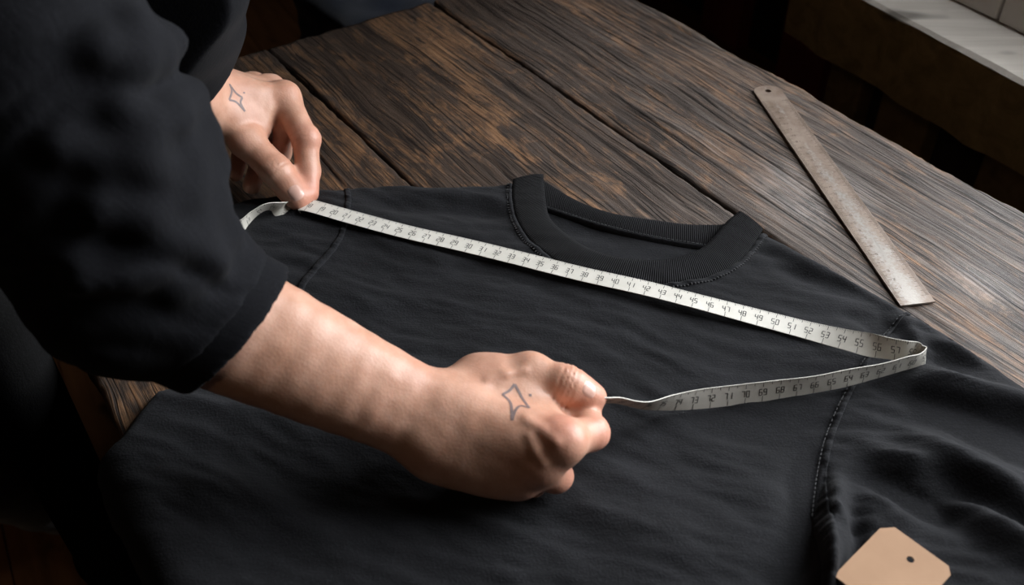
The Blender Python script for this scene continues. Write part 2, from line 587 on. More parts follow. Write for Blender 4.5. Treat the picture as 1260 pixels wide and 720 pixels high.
# the sill: thick rough beam with a pale worn top board
sill = empty('trim_1', kind='structure')
def rough_beam(name, lo, hi, mat, parent, nx=90, amp=0.0012, seed=3):
    """beam in the FR2 frame with slightly worn edges"""
    xs = np.linspace(lo[0], hi[0], nx)
    prof = [(lo[1], lo[2]), (lo[1], hi[2] - 0.004), (lo[1] + 0.004, hi[2]), (hi[1], hi[2]), (hi[1], lo[2])]
    verts = []
    for i, x in enumerate(xs):
        for j, (y, z) in enumerate(prof):
            w = amp * noise(np.array([x * 30.0]), np.array([j * 3.3]), seed=seed)[0]
            p = FR2[0] + A2 * x + B2 * (y + (w if y < hi[1] else 0)) + np.array([0, 0, z + w])
            verts.append(p)
    k = len(prof); faces = []
    for i in range(nx - 1):
        for j in range(k):
            faces.append((i * k + j, i * k + (j + 1) % k, (i + 1) * k + (j + 1) % k, (i + 1) * k + j))
    faces.append(tuple(range(k))); faces.append(tuple((nx - 1) * k + j for j in range(k)))
    me = npmesh(name, verts, faces); fix_normals(me)
    o = link(name, me, mat, parent)
    return o
rough_beam('sill_beam', (-0.6, 0.878, -0.100), (0.867, 1.06, -0.0105), M_sill_face, sill, amp=0.0018)
rough_beam('sill_board', (-0.6, 0.8765, -0.0100), (0.868, 1.10, -0.005), M_sill_top, sill, seed=9, amp=0.0005)

# the window on the sill
win = empty('window_1', kind='structure')
for a0, a1 in ((-0.32, 0.150), (0.153, 0.632), (0.635, 0.867)):
    box('window_ledge', (a0, 0.957, -0.004), (a1, 1.07, 0.034), M_white, win, FR2, 0.003)
for a0, a1 in ((-0.32, 0.41), (0.413, 0.867)):
    box('lower_rail', (a0, 0.985, 0.0345), (a1, 1.05, 0.075), M_white, win, FR2, 0.003)
for a0 in (-0.32, 0.245, 0.827):
    box('window_stile', (a0, 0.99, 0.0755), (a0 + 0.04, 1.045, 1.21), M_white, win, FR2, 0.003)
box('upper_rail', (-0.32, 0.99, 1.2105), (0.867, 1.045, 1.25), M_white, win, FR2, 0.003)
for a0, a1 in ((-0.279, 0.244), (0.286, 0.826)):
    box('window_pane', (a0, 1.014, 0.076), (a1, 1.018, 1.21), M_glass, win, FR2, 0)

# ------------------------------------------------------------------ work table
ROT = math.atan2(A[1], A[0])
table = empty('work_table', (0, 0, T), ROT,
              label='dark weathered plank work table under the black t-shirt', cat='table')


def plank(y0, y1, x0, x1, z0=0.0, seed=0, far=0.0, e0=0.002, e1=0.002, tilt0=0.0, cracks=()):
    """y is across (towards the window), built with local y = -across"""
    nx = int((x1 - x0) / 0.004); ny = int((y1 - y0) / 0.0011)
    xs = np.linspace(x0, x1, nx); t = np.linspace(0, 1, ny)
    X, Tt = np.meshgrid(xs, t, indexing='ij')
    lo = y0 + tilt0 * (X - x0) + e0 * (fbm(X * 14, X * 0 + 1.3, seed, 4)) + 0.0007 * noise(X * 160, X * 0, seed=seed)
    hi = y1 + e1 * (fbm(X * 14, X * 0 + 5.3, seed + 50, 4)) + 0.0007 * noise(X * 160, X * 0, seed=seed + 3)
    Y = lo + (hi - lo) * Tt
    # end wobble
    X = X + (np.abs(X - x1) < 0.02) * 0.003 * noise(Y * 60, Y * 0, seed=seed + 9)
    warp = 0.007 * fbm(X * 4, Y * 12, seed + 11, 3)
    g1 = fbm(X * 7, (Y + warp) * 150, seed + 21, 3)
    g2 = fbm(X * 3.2, (Y + warp) * 70, seed + 31, 3)
    crk = sstep(0.56, 0.76, g2) * sstep(-0.25, 0.3, fbm(X * 6, Y * 20, seed + 41, 2))
    Z = 0.0003 * g1 - 0.0008 * crk + 0.0012 * fbm(X * 5, Y * 9, seed + 61, 3)
    dirt = 0.8 * crk + 0.22 * sstep(0.2, 0.6, -g1)
    for (ca, cb, ca2, cb2, wd, dp) in cracks:
        tt = np.clip((X - ca) / (ca2 - ca), 0, 1)
        yc = cb + (cb2 - cb) * tt + 0.0012 * fbm(X * 30, X * 0 + 2, seed + 71, 3)
        endf = sstep(0, 0.12, (X - min(ca, ca2))) * sstep(0, 0.12, (max(ca, ca2) - X))
        q = np.exp(-((Y - yc) / wd) ** 2) * endf
        Z -= dp * q; dirt = np.maximum(dirt, np.clip(q * 1.2, 0, 1))
    # worn rounded edges
    dlo = Y - lo; dhi = hi - Y
    dend = np.minimum(X - x0, x1 + 0.003 - X)
    for d in (dlo, dhi, dend):
        e = np.clip(1 - d / 0.004, 0, 1)
        Z -= 0.0022 * e ** 2
    dirt = np.maximum(dirt, 0.6 * np.clip(1 - np.minimum(dlo, dhi) / 0.0012, 0, 1) * far)
    Z += z0
    Z = np.minimum(Z, 0.0012)
    n = nx * ny
    V = np.stack([X, -Y, Z], -1).reshape(-1, 3)
    idx = np.arange(n).reshape(nx, ny)
    F = np.stack([idx[:-1, :-1], idx[:-1, 1:], idx[1:, 1:], idx[1:, :-1]], -1).reshape(-1, 4)
    # skirt
    ring = np.concatenate([idx[:, 0], idx[-1, 1:], idx[-2::-1, -1], idx[0, -2:0:-1]])
    low = V[ring].copy(); low[:, 2] = -0.042
    m = len(ring); off = n
    j = np.arange(m); j2 = (j + 1) % m
    S = np.stack([ring[j], ring[j2], off + j2, off + j], -1)
    V = np.concatenate([V, low])
    cen = len(V)
    V = np.concatenate([V, [[(x0 + x1) / 2, -(y0 + y1) / 2, -0.042]]])
    me = npmesh('plank', V, np.concatenate([F, S]))
    bm = bmesh.new(); bm.from_mesh(me); bm.verts.ensure_lookup_table()
    c = bm.verts[cen]
    for jj in range(m):
        bm.faces.new((bm.verts[off + (jj + 1) % m], c, bm.verts[off + jj]))
    bmesh.ops.recalc_face_normals(bm, faces=bm.faces)
    bm.to_mesh(me); bm.free()
    at = me.attributes.new('dirt', 'FLOAT', 'POINT')
    dv = np.zeros(len(me.vertices), np.float32); dv[:n] = dirt.ravel()[:n]
    at.data.foreach_set('value', dv)
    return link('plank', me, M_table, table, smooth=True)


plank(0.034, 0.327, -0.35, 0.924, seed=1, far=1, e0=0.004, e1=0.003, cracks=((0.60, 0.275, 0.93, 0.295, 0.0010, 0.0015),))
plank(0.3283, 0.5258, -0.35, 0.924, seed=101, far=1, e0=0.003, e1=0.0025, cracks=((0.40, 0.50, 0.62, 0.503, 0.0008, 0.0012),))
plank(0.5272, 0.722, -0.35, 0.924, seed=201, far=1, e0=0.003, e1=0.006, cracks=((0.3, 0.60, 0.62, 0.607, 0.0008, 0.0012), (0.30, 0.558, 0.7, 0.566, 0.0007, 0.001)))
for (a0, b0) in ((0.80, 0.10), (0.80, 0.60), (-0.30, 0.10), (-0.30, 0.60)):
    bm = bmesh.new(); box_bm(bm, (a0, -b0 - 0.07, -T), (a0 + 0.07, -b0, -0.043), None, 0.004)
    bm_obj('leg', bm, M_leg, table)
for (a0, a1, b0, b1) in ((-0.23, 0.80, 0.13, 0.15), (-0.23, 0.80, 0.62, 0.64), (0.825, 0.845, 0.17, 0.60), (-0.275, -0.255, 0.17, 0.60)):
    bm = bmesh.new(); box_bm(bm, (a0, -b1, -0.13), (a1, -b0, -0.043), None, 0.002)
    bm_obj('apron_rail', bm, M_leg, table)


# ------------------------------------------------------------------ t-shirt
def pts(lst, z=0.0):
    return np.array([P(u, v, z)[:2] for u, v in lst])


def catmull(p, n, closed=False):
    """resample a polyline of any dimension evenly to n points through a Catmull-Rom curve"""
    p = np.asarray(p, float)
    out = []
    m = len(p)
    segs = m if closed else m - 1
    for i in range(segs):
        if closed:
            p0, p1, p2, p3 = p[(i - 1) % m], p[i], p[(i + 1) % m], p[(i + 2) % m]
        else:
            p0 = p[max(i - 1, 0)]; p1 = p[i]; p2 = p[i + 1]; p3 = p[min(i + 2, m - 1)]
        for t in np.linspace(0, 1, 24, endpoint=False):
            out.append(0.5 * (2 * p1 + (p2 - p0) * t + (2 * p0 - 5 * p1 + 4 * p2 - p3) * t * t + (3 * p1 - p0 - 3 * p2 + p3) * t ** 3))
    out.append(p[0] if closed else p[-1])
    out = np.array(out)
    d = np.concatenate([[0], np.cumsum(np.linalg.norm(np.diff(out, axis=0), axis=1))])
    s = np.linspace(0, d[-1], n)
    return np.stack([np.interp(s, d, out[:, k]) for k in range(p.shape[1])], -1)


def dist_poly(q, poly, closed=False):
    """distance of points q (n,2) to a polyline"""
    best = np.full(len(q), 9.0)
    m = len(poly)
    for i in range(m if closed else m - 1):
        a = poly[i]; b = poly[(i + 1) % m]; ab = b - a
        L = ab @ ab
        if L < 1e-12: continue
        t = np.clip(((q - a) @ ab) / L, 0, 1)
        best = np.minimum(best, np.hypot(*(q - a - t[:, None] * ab).T))
    return best


def inside(q, poly):
    x, y = q[:, 0], q[:, 1]
    c = np.zeros(len(q), bool)
    m = len(poly)
    for i in range(m):
        x1, y1 = poly[i]; x2, y2 = poly[(i + 1) % m]
        k = ((y1 > y) != (y2 > y)) & (x < (x2 - x1) * (y - y1) / (y2 - y1 + 1e-15) + x1)
        c ^= k
    return c


# fold ridges and valleys: (u0,v0,u1,v1, height m, width m)
FOLDS = [
    # right armpit: deep valley left of the seam, loose folds on the sleeve
    (1000, 585, 955, 735, -0.010, 0.012), (1012, 600, 1005, 735, 0.010, 0.007), (1000, 660, 1018, 745, 0.006, 0.006),
    (1040, 640, 1045, 740, -0.006, 0.006), (1015, 640, 1037, 665, 0.005, 0.003), (1037, 665, 1034, 700, 0.005, 0.0028),
    (1075, 592, 1175, 655, -0.009, 0.010), (1120, 560, 1265, 640, 0.012, 0.014), (1150, 590, 1300, 680, -0.008, 0.010),
    (1130, 515, 1280, 560, -0.006, 0.012), (1120, 480, 1290, 525, 0.010, 0.013), (1150, 455, 1240, 478, -0.007, 0.009),
    (1180, 640, 1280, 715, 0.011, 0.012), (1060, 560, 1150, 600, 0.006, 0.010), (1150, 430, 1200, 450, 0.005, 0.007),
    (1165, 520, 1215, 560, -0.004, 0.006), (1075, 610, 1110, 650, 0.004, 0.008), (1215, 560, 1270, 590, -0.006, 0.008),
    # right shoulder
    (960, 335, 1080, 385, -0.0035, 0.010), (985, 330, 1100, 380, 0.0035, 0.008), (1050, 395, 1100, 415, -0.0035, 0.007),
    (1090, 402, 1075, 430, -0.004, 0.005), (940, 300, 1000, 345, 0.003, 0.007), (1120, 410, 1135, 440, 0.004, 0.006),
    # chest
    (700, 380, 880, 420, 0.0016, 0.012), (880, 520, 980, 560, -0.002, 0.014), (720, 640, 860, 700, 0.0022, 0.016),
    (850, 580, 960, 620, 0.002, 0.012), (760, 560, 900, 600, -0.0014, 0.010), (560, 330, 700, 375, -0.0014, 0.012),
    (440, 300, 560, 340, 0.0018, 0.010), (800, 420, 1000, 470, -0.0012, 0.02), (640, 640, 760, 690, -0.0014, 0.012),
    # left shoulder: soft creases
    (450, 262, 620, 280, -0.0035, 0.010), (500, 245, 625, 262, 0.0032, 0.008), (400, 262, 470, 275, 0.0026, 0.007),
    (300, 520, 480, 560, 0.003, 0.014), (220, 560, 380, 620, -0.003, 0.014), (250, 600, 420, 680, 0.004, 0.014),
    (190, 500, 300, 530, 0.003, 0.010),
]


def fold_h(q):
    h = np.zeros(len(q))
    for u0, v0, u1, v1, am, wd in FOLDS:
        a = P(u0, v0)[:2]; b = P(u1, v1)[:2]; ab = b - a; L = np.hypot(*ab)
        s = ((q - a) @ ab) / L
        n = np.array([-ab[1], ab[0]]) / L
        d = (q - a) @ n + 0.006 * noise(s * 18, s * 0 + am * 900, seed=5)
        h += am * np.exp(-(d / wd) ** 2) * sstep(-0.02, 0.02, s) * sstep(-0.02, 0.02, L - s)
    return h


CD = np.array([0.95, -0.31]); CN = np.array([0.31, 0.95])     # along and across the shoulders


def cloth_h(q, amp=1.0):
    s = q @ CD; n = q @ CN
    w = 0.010 * noise(s * 9, n * 9, seed=2)
    h = 0.0012 * fbm(s * 18, (n + w) * 95, 3, 4)
    h += 0.0016 * fbm(s * 9, (n + w) * 26, 8, 2)
    h += 0.0020 * noise(s * 7, n * 9, seed=12)
    h += 0.00045 * noise(s * 60, (n + w) * 230, seed=17)
    return 1.35 * h * amp


def drape(q, z):
    """lay the flat cloth over the near edge of the table"""
    a = q @ A[:2]; b = q @ B[:2]
    e = np.maximum(0.030 - b, 0)
    R = 0.012
    th = np.minimum(e / R, math.pi / 2 * 0.97)
    rest = np.maximum(e - R * th, 0)
    fold = 0.014 * np.sin(a * 42 + 1.0) * sstep(0.02, 0.2, rest)
    nb = np.where(e > 0, 0.030 - R * np.sin(th) - 0.05 * rest + fold - z * np.sin(th), b)
    nz = np.where(e > 0, -R * (1 - np.cos(th)) - rest + z * np.cos(th), z)
    xy = a[:, None] * A[:2] + nb[:, None] * B[:2]
    return np.column_stack([xy, nz + T])


def cloth_panel(name, outline, hfun, parent, mat, step=0.003, thick=0.0012, label=None):
    lo = outline.min(0); hi = outline.max(0)
    gx = np.arange(lo[0], hi[0], step); gy = np.arange(lo[1], hi[1], step)
    X, Y = np.meshgrid(gx, gy)
    q = np.column_stack([X.ravel(), Y.ravel()])
    q[:, 0] += (np.arange(len(q)) // len(gx) % 2) * step / 2
    q = q[inside(q, outline)]
    d = dist_poly(q, outline, True)
    q = q[d > step * 0.6]
    # dense outline
    seg = []
    m = len(outline)
    for i in range(m):
        a = outline[i]; b = outline[(i + 1) % m]
        k = max(1, int(np.hypot(*(b - a)) / step))
        for j in range(k): seg.append(a + (b - a) * j / k)
    seg = np.array(seg)
    allp = np.concatenate([seg, q])
    ne = len(seg)
    res = delaunay_2d_cdt([Vector(p) for p in allp], [(i, (i + 1) % ne) for i in range(ne)], [list(range(ne))], 1, 1e-6, False)
    vs = np.array([(v[0], v[1]) for v in res[0]])
    tris = np.array([f for f in res[2] if len(f) == 3])
    tris = tris[inside(vs[tris].mean(1), outline)]
    top = drape(vs, hfun(vs))
    # underside copy a little lower so that the panel has a thickness
    bot = drape(vs, hfun(vs) - thick)
    n = len(vs)
    cnt = {}
    for f in tris:
        for a, b in ((f[0], f[1]), (f[1], f[2]), (f[2], f[0])):
            cnt[(a, b)] = 1
    rim = [(a, b) for (a, b) in cnt if (b, a) not in cnt]
    rt = []
    for a, b in rim:
        rt.append((a, n + a, n + b)); rt.append((a, n + b, b))
    F = np.concatenate([tris, tris[:, ::-1] + n, np.array(rt)])
    me = npmesh(name, np.concatenate([top, bot]), F)
    fix_normals(me)
    return link(name, me, mat, parent, smooth=True, label=label)


tee = empty('t_shirt', tuple(W(0.40, 0.28, 0.0)),
            label='black crew neck t-shirt laid flat on the plank table', cat='t-shirt')
TINV = Matrix.Translation(-Vector(tee.location))


def into(o, par):
    """keep world-space vertices while the parent sits at its own base"""
    o.matrix_parent_inverse = par.matrix_world.inverted() if par.matrix_world != Matrix() else Matrix.Translation(-Vector(par.location))
    return o


neck_in = [(668, 227), (671, 257), (677, 283), (700, 306), (729, 323), (760, 332), (800, 335), (829, 331), (857, 320), (874, 306), (886, 291), (896, 281), (908, 271)]
neck_out = [(631, 231), (630, 257), (637, 286), (652, 310), (683, 336), (718, 351), (760, 360), (800, 362), (840, 358), (871, 351), (900, 337), (920, 317), (937, 291)]
back_out = [(668, 226), (684, 236), (700, 246), (723, 257), (754, 267), (790, 273), (840, 280), (872, 281), (890, 280), (908, 271)]
back_in = [(671, 261), (690, 267), (714, 275), (740, 283), (771, 291), (793, 296), (814, 300), (850, 306), (882, 309), (903, 300)]
seamR = [(1117, 391), (1098, 408), (1080, 430), (1062, 455), (1048, 480), (1032, 512), (1018, 548), (1010, 585), (1006, 620), (1004, 650), (1010, 690), (1012, 760)]
seamL = [(427, 239), (430, 262), (424, 292), (412, 315), (380, 350), (352, 392), (318, 430)]

c_no = catmull(pts(neck_out), 70)
c_ni = catmull(pts(neck_in), 70)
c_bo = catmull(pts(back_out), 50)
c_bi = catmull(pts(back_in), 50)
c_sr = catmull(pts(seamR), 60)
c_sl = catmull(pts(seamL), 40)
top_left = catmull(pts([(427, 239), (460, 236), (490, 234), (525, 236), (560, 236), (600, 234), (631, 231)]), 20)
top_right = catmull(pts([(937, 291), (965, 305), (1000, 325), (1030, 343), (1060, 359), (1090, 375), (1117, 391)]), 20)


def flat(a, b):
    return (A * a + B * b)[:2]


body_rest = np.array([P(1012, 760)[:2], P(1010, 900)[:2], (0.12, 0.05), flat(0.12, 0.02), flat(0.14, -0.30), flat(0.47, -0.30), flat(0.485, -0.17),
                      flat(0.470, 0.00), P(150, 546)[:2], P(168, 520)[:2], P(193, 490)[:2], P(250, 470)[:2], P(290, 448)[:2]])
body_poly = np.concatenate([top_left, c_no[1:], top_right[1:], c_sr[1:-1], body_rest, c_sl[::-1][:-1]])


def outer_falloff(q, lines, w=0.007):
    f = np.ones(len(q))
    for l in lines:
        f = np.minimum(f, sstep(0, w, dist_poly(q, l)) * 0.75 + 0.25)
    return f


side_l = body_rest[5:]


def h_body(q):
    fall = outer_falloff(q, [top_left, top_right, side_l])
    h = 0.0068 + cloth_h(q) + fold_h(q)
    # the seam edges lie against the collar without a gap
    h = np.maximum(h, 0.003)
    return h * fall + 0.0016


into(cloth_panel('front_panel', body_poly, h_body, tee, M_tee), tee)

# sleeves -----------------------------------------------------------
slR = np.concatenate([c_sr[::-1], pts([(1130, 397), (1160, 415), (1200, 441), (1230, 461), (1262, 484), (1330, 530), (1420, 610), (1440, 700), (1330, 800), (1180, 860), (1080, 830)])])
edgeR = pts([(1117, 391), (1130, 397), (1160, 415), (1200, 441), (1230, 461), (1262, 484), (1330, 530), (1420, 610), (1440, 700), (1330, 800)])


def h_slR(q):
    fall = outer_falloff(q, [edgeR], 0.009)
    h = 0.0085 + 1.6 * cloth_h(q) + 1.35 * fold_h(q)
    return np.maximum(h, 0.002) * fall + 0.0016


into(cloth_panel('sleeve', slR, h_slR, tee, M_tee), tee)
slL = np.concatenate([c_sl, pts([(300, 452), (240, 445), (212, 410), (208, 350), (225, 300), (262, 268), (300, 252), (340, 247), (385, 242)])])
edgeL = pts([(240, 445), (212, 410), (208, 350), (225, 300), (262, 268), (300, 252), (340, 247), (385, 242), (427, 239)])


def h_slL(q):
    return np.maximum(0.0066 + cloth_h(q, 1.3) + fold_h(q), 0.002) * outer_falloff(q, [edgeL]) + 0.0016


into(cloth_panel('sleeve', slL, h_slL, tee, M_tee), tee)
# the inside of the back, seen through the neck opening
bk = np.concatenate([c_bi, catmull(pts([(903, 300), (915, 320), (890, 345), (840, 362), (760, 362), (700, 345), (660, 315), (650, 280), (671, 261)]), 50)[1:-1]])
into(cloth_panel('back_panel', bk, lambda q: 0.0028 + 0.0011 * noise(q @ CD * 14, q @ CN * 55, seed=31) + 0.0006 * fbm(q @ CD * 60, q @ CN * 90, 33, 2), tee, M_tee, thick=0.0008), tee)


def strip(name, c0, c1, zf, n=300, k=8, mat=M_tee, parent=None, thick=0.001, label=None):
    """band between two curves; zf(t_across, xy) gives the height; UVs in metres along the band"""
    a = catmull(c0, n); b = catmull(c1, n)
    V = []; UV = []
    mid = (a + b) / 2
    s = np.concatenate([[0], np.cumsum(np.linalg.norm(np.diff(mid, axis=0), axis=1))])
    for sgn in (0, 1):
        for j in range(k + 1):
            t = j / k
            q = a * (1 - t) + b * t
            z = zf(t, q) - sgn * thick
            V.append(drape(q, z)); UV.append(np.column_stack([s, np.full(n, t * 0.02)]))
    V = np.concatenate(V); UV = np.concatenate(UV)
    F = []
    def vid(sg, j, i): return sg * (k + 1) * n + j * n + i
    for j in range(k):
        for i in range(n - 1):
            F.append((vid(0, j, i), vid(0, j, i + 1), vid(0, j + 1, i + 1), vid(0, j + 1, i)))
            F.append((vid(1, j, i), vid(1, j + 1, i), vid(1, j + 1, i + 1), vid(1, j, i + 1)))
    for i in range(n - 1):
        F.append((vid(0, 0, i), vid(1, 0, i), vid(1, 0, i + 1), vid(0, 0, i + 1)))
        F.append((vid(0, k, i), vid(0, k, i + 1), vid(1, k, i + 1), vid(1, k, i)))
    for j in range(k):
        for i in (0, n - 1):
            F.append((vid(0, j, i), vid(0, j + 1, i), vid(1, j + 1, i), vid(1, j, i)))
    me = npmesh(name, V, np.array(F))
    uv = me.uv_layers.new(name='UVMap')
    li = np.zeros(len(me.loops), np.int32); me.loops.foreach_get('vertex_index', li)
    uv.data.foreach_set('uv', UV[li].astype(np.float32).ravel())
    fix_normals(me)
    o = link(name, me, mat, parent, smooth=True, label=label)
    return into(o, parent)


# collars
def z_front_collar(t, q):            # t=0 inner free edge, 1 at the seam
    return 0.0094 + 0.0022 * math.sin(math.pi * min(1, 0.25 + t * 0.75)) + 0.5 * cloth_h(q) + 0.6 * fold_h(q)
strip('front_collar', pts(neck_in), pts(neck_out), z_front_collar, mat=M_rib, parent=tee, thick=0.0022)
strip('back_collar', pts(back_out), pts(back_in), lambda t, q: 0.0022 + 0.0040 * math.sin(math.pi * (0.12 + 0.78 * t)) + 0 * q[:, 0], mat=M_rib, parent=tee, thick=0.0015)
# twill tape over the inner neck seam
bi = np.array(pts(back_in)); bi2 = np.array(pts([(u + 1.0, v + 4.6) for u, v in back_in]))
strip('neck_tape', bi, bi2, lambda t, q: 0.0035 + 0.0034 * math.sin(math.pi * t) + 0.0003 * noise(q[:, 0] * 260, q[:, 1] * 0, seed=4), mat=M_tee, parent=tee, thick=0.001)


def offset_px(l, dx, dy): return [(u + dx, v + dy) for u, v in l]


def both_h(q):
    return np.maximum(h_body(q), h_slR(q))
# sleeve seams: raised felled band beside the join
strip('seam', pts([(1113, 394), (1093, 411), (1075, 433), (1057, 458), (1043, 482), (1027, 514), (1013, 549), (1005, 585), (1000, 620), (997, 652), (1000, 700), (1003, 750)]),
      pts([(1119, 392), (1100, 410), (1082, 432), (1064, 458), (1051, 482), (1036, 514), (1023, 549), (1015, 585), (1012, 620), (1011, 650), (1017, 690), (1022, 750)]),
      lambda t, q: both_h(q) + 0.0014 * math.sin(math.pi * (0.1 + 0.8 * t)) + 0.0012 * t + 0.0003, mat=M_tee, parent=tee, thick=0.003, k=6)
strip('seam', pts([(424, 239), (427, 262), (421, 292), (409, 314), (376, 350), (348, 392), (316, 430)]),
      pts([(431, 239), (434, 262), (428, 293), (416, 317), (385, 352), (357, 394), (325, 432)]),
      lambda t, q: np.maximum(h_body(q), h_slL(q)) + 0.0010 * math.sin(math.pi * (0.1 + 0.8 * t)) + 0.0002, mat=M_tee, parent=tee, thick=0.003, k=4)
# seam line along the collar
no_o = pts([(626, 231), (625, 257), (632, 288), (647, 313), (680, 341), (716, 356), (760, 365.5), (800, 367.5), (842, 363), (875, 355.5), (905, 341), (926, 320), (944, 294)])
strip('collar_seam', pts(neck_out), no_o, lambda t, q: h_body(q) + 0.0014 * math.sin(math.pi * (0.15 + 0.7 * t)) + 0.0002, mat=M_tee, parent=tee, thick=0.002, k=5)


def stitches(name, curve, length, width, spacing, across, zf, n_off=0.0, skip=None):
    """short raised threads along a curve, joined (too small to pick apart)"""
    c = catmull(curve, 1200)
    d = np.concatenate([[0], np.cumsum(np.linalg.norm(np.diff(c, axis=0), axis=1))])
    bm = bmesh.new()
    s = spacing
    while s < d[-1] - spacing:
        q = np.array([np.interp(s, d, c[:, 0]), np.interp(s, d, c[:, 1])])
        q2 = np.array([np.interp(s + 0.001, d, c[:, 0]), np.interp(s + 0.001, d, c[:, 1])])
        t = (q2 - q) / (np.linalg.norm(q2 - q) + 1e-9); nn = np.array([-t[1], t[0]])
        q = q + nn * n_off
        z = float(zf(np.array([q]))[0])
        dirv, oth = (nn, t) if across else (t, nn)
        D = np.array([dirv[0], dirv[1], 0]); O = np.array([oth[0], oth[1], 0])
        base = np.array([q[0], q[1], T + z])
        box_bm(bm, (-length / 2, -width / 2, -0.0003), (length / 2, width / 2, 0.0003), (base, D, O, np.array([0, 0, 1.0])))
        s += spacing
    return into(bm_obj(name, bm, M_stitch, tee, kind='stuff'), tee)


stitches('stitching', no_o, 0.0042, 0.0008, 0.0028, True, lambda q: h_body(q) + 0.0009, n_off=0.0012)
stitches('stitching', c_bi, 0.0022, 0.0005, 0.0032, False, lambda q: 0.0068 + 0 * q[:, 0], n_off=-0.001)
stitches('stitching', pts([(1112, 395), (1092, 412), (1074, 434), (1056, 459), (1042, 483), (1026, 515), (1012, 550), (1004, 586), (999, 622), (996, 652)]), 0.0022, 0.0005, 0.0034, False, lambda q: both_h(q) + 0.0015)

# ------------------------------------------------------------------ steel ruler
e_near = (P(1110, 377, 0.003) + P(1149, 370, 0.003)) / 2
e_far = (P(928, 112, 0.003) + P(963, 112, 0.003)) / 2 + np.array([-0.002, 0.010, 0])
rd = e_far - e_near; RL = np.linalg.norm(rd); rd /= RL
RW = 0.0272
ruler = empty('ruler', tuple(e_near), math.atan2(rd[1], rd[0]),
              label='rusty steel ruler with a round hanging hole lying on the planks', cat='ruler')
ruler.location.z = T + 0.0016
bm = bmesh.new()
out = [(0, -RW / 2), (0, RW / 2)]
rr = 0.0135
for i in range(25):
    th = math.pi / 2 - math.pi * i / 24
    out.append((RL - rr * 0.8 + rr * 0.8 * math.cos(th) ** 0.8 if math.cos(th) > 0 else RL - rr * 0.8, RW / 2 * math.sin(th)))
hole = [(RL - 0.010 + 0.0030 * math.cos(2 * math.pi * i / 24), 0.0 + 0.0030 * math.sin(2 * math.pi * i / 24)) for i in range(24)]


def plate_with_hole(outline, hole, z0, z1, name, mat, parent, bend=None, **k):
    pts2 = [Vector(p) for p in outline] + [Vector(p) for p in hole]
    n = len(outline); m = len(hole)
    edges = [(i, (i + 1) % n) for i in range(n)] + [(n + i, n + (i + 1) % m) for i in range(m)]
    res = delaunay_2d_cdt(pts2, edges, [], 0, 1e-7, False)
    vs = np.array([(v[0], v[1]) for v in res[0]])
    fs = []
    hp = np.array(hole); op = np.array(outline)
    for f in res[2]:
        c = vs[list(f)].mean(0)[None]
        if inside(c, op)[0] and not inside(c, hp)[0]: fs.append(tuple(f))
    N = len(vs)
    cnt = set()
    for f in fs:
        for a, b in zip(f, f[1:] + f[:1]): cnt.add((a, b))
    V = [(*v, z1) for v in vs] + [(*v, z0) for v in vs]
    F = list(fs) + [tuple(N + i for i in f[::-1]) for f in fs]
    for a, b in cnt:
        if (b, a) not in cnt: F.append((a, N + a, N + b, b))
    me = npmesh(name, V, F); fix_normals(me)
    return link(name, me, mat, parent, **k)


plate_with_hole(out, hole, 0.0, 0.0014, 'blade', M_steel, ruler)
bm = bmesh.new()
x = 0.008; i = 0
while x < RL - 0.028:
    ln = 0.0062 if i % 10 == 0 else (0.0045 if i % 5 == 0 else 0.0028)
    for sg in (1, -1):
        y0 = sg * (RW / 2 - 0.0006); y1 = sg * (RW / 2 - 0.0006 - ln)
        box_bm(bm, (x, min(y0, y1), 0.00138), (x + 0.00022, max(y0, y1), 0.00146))
    x += 0.001 * 1.02; i += 1
M_etch = mat_plain('etched_lines', (0.085, 0.06, 0.045), 0.7)
bm_obj('graduation_marks', bm, M_etch, ruler, kind='stuff')
# small etched figures
SEG = {'0': 'abcdef', '1': 'bc', '2': 'abged', '3': 'abgcd', '4': 'fgbc', '5': 'afgcd', '6': 'afgedc', '7': 'abc', '8': 'abcdefg', '9': 'gfabcd'}
SEGP = {'a': ((0, 1), (1, 1)), 'b': ((1, 1), (1, .5)), 'c': ((1, .5), (1, 0)), 'd': ((0, 0), (1, 0)), 'e': ((0, 0), (0, .5)), 'f': ((0, .5), (0, 1)), 'g': ((0, .5), (1, .5))}


def digit_strokes(ch):
    return [SEGP[s] for s in SEG[ch]]


bm = bmesh.new()
for k in range(1, 30):
    xx = 0.008 + 0.0102 * k
    if xx > RL - 0.03: break
    st = str(k)
    for j, ch in enumerate(st):
        for (p, q) in digit_strokes(ch):
            cx = xx - 0.0008; cy = 0.0052 - (j - (len(st) - 1) / 2) * 0.0022 - 0.0008
            # digits read across the blade
            X0 = cx + p[1] * 0.0022; X1 = cx + q[1] * 0.0022
            Y0 = cy + (1 - p[0]) * 0.0013; Y1 = cy + (1 - q[0]) * 0.0013
            box_bm(bm, (min(X0, X1) - 0.00012, min(Y0, Y1) - 0.00012, 0.00138), (max(X0, X1) + 0.00012, max(Y0, Y1) + 0.00012, 0.00146))
bm_obj('etched_figures', bm, M_etch, ruler, kind='stuff')

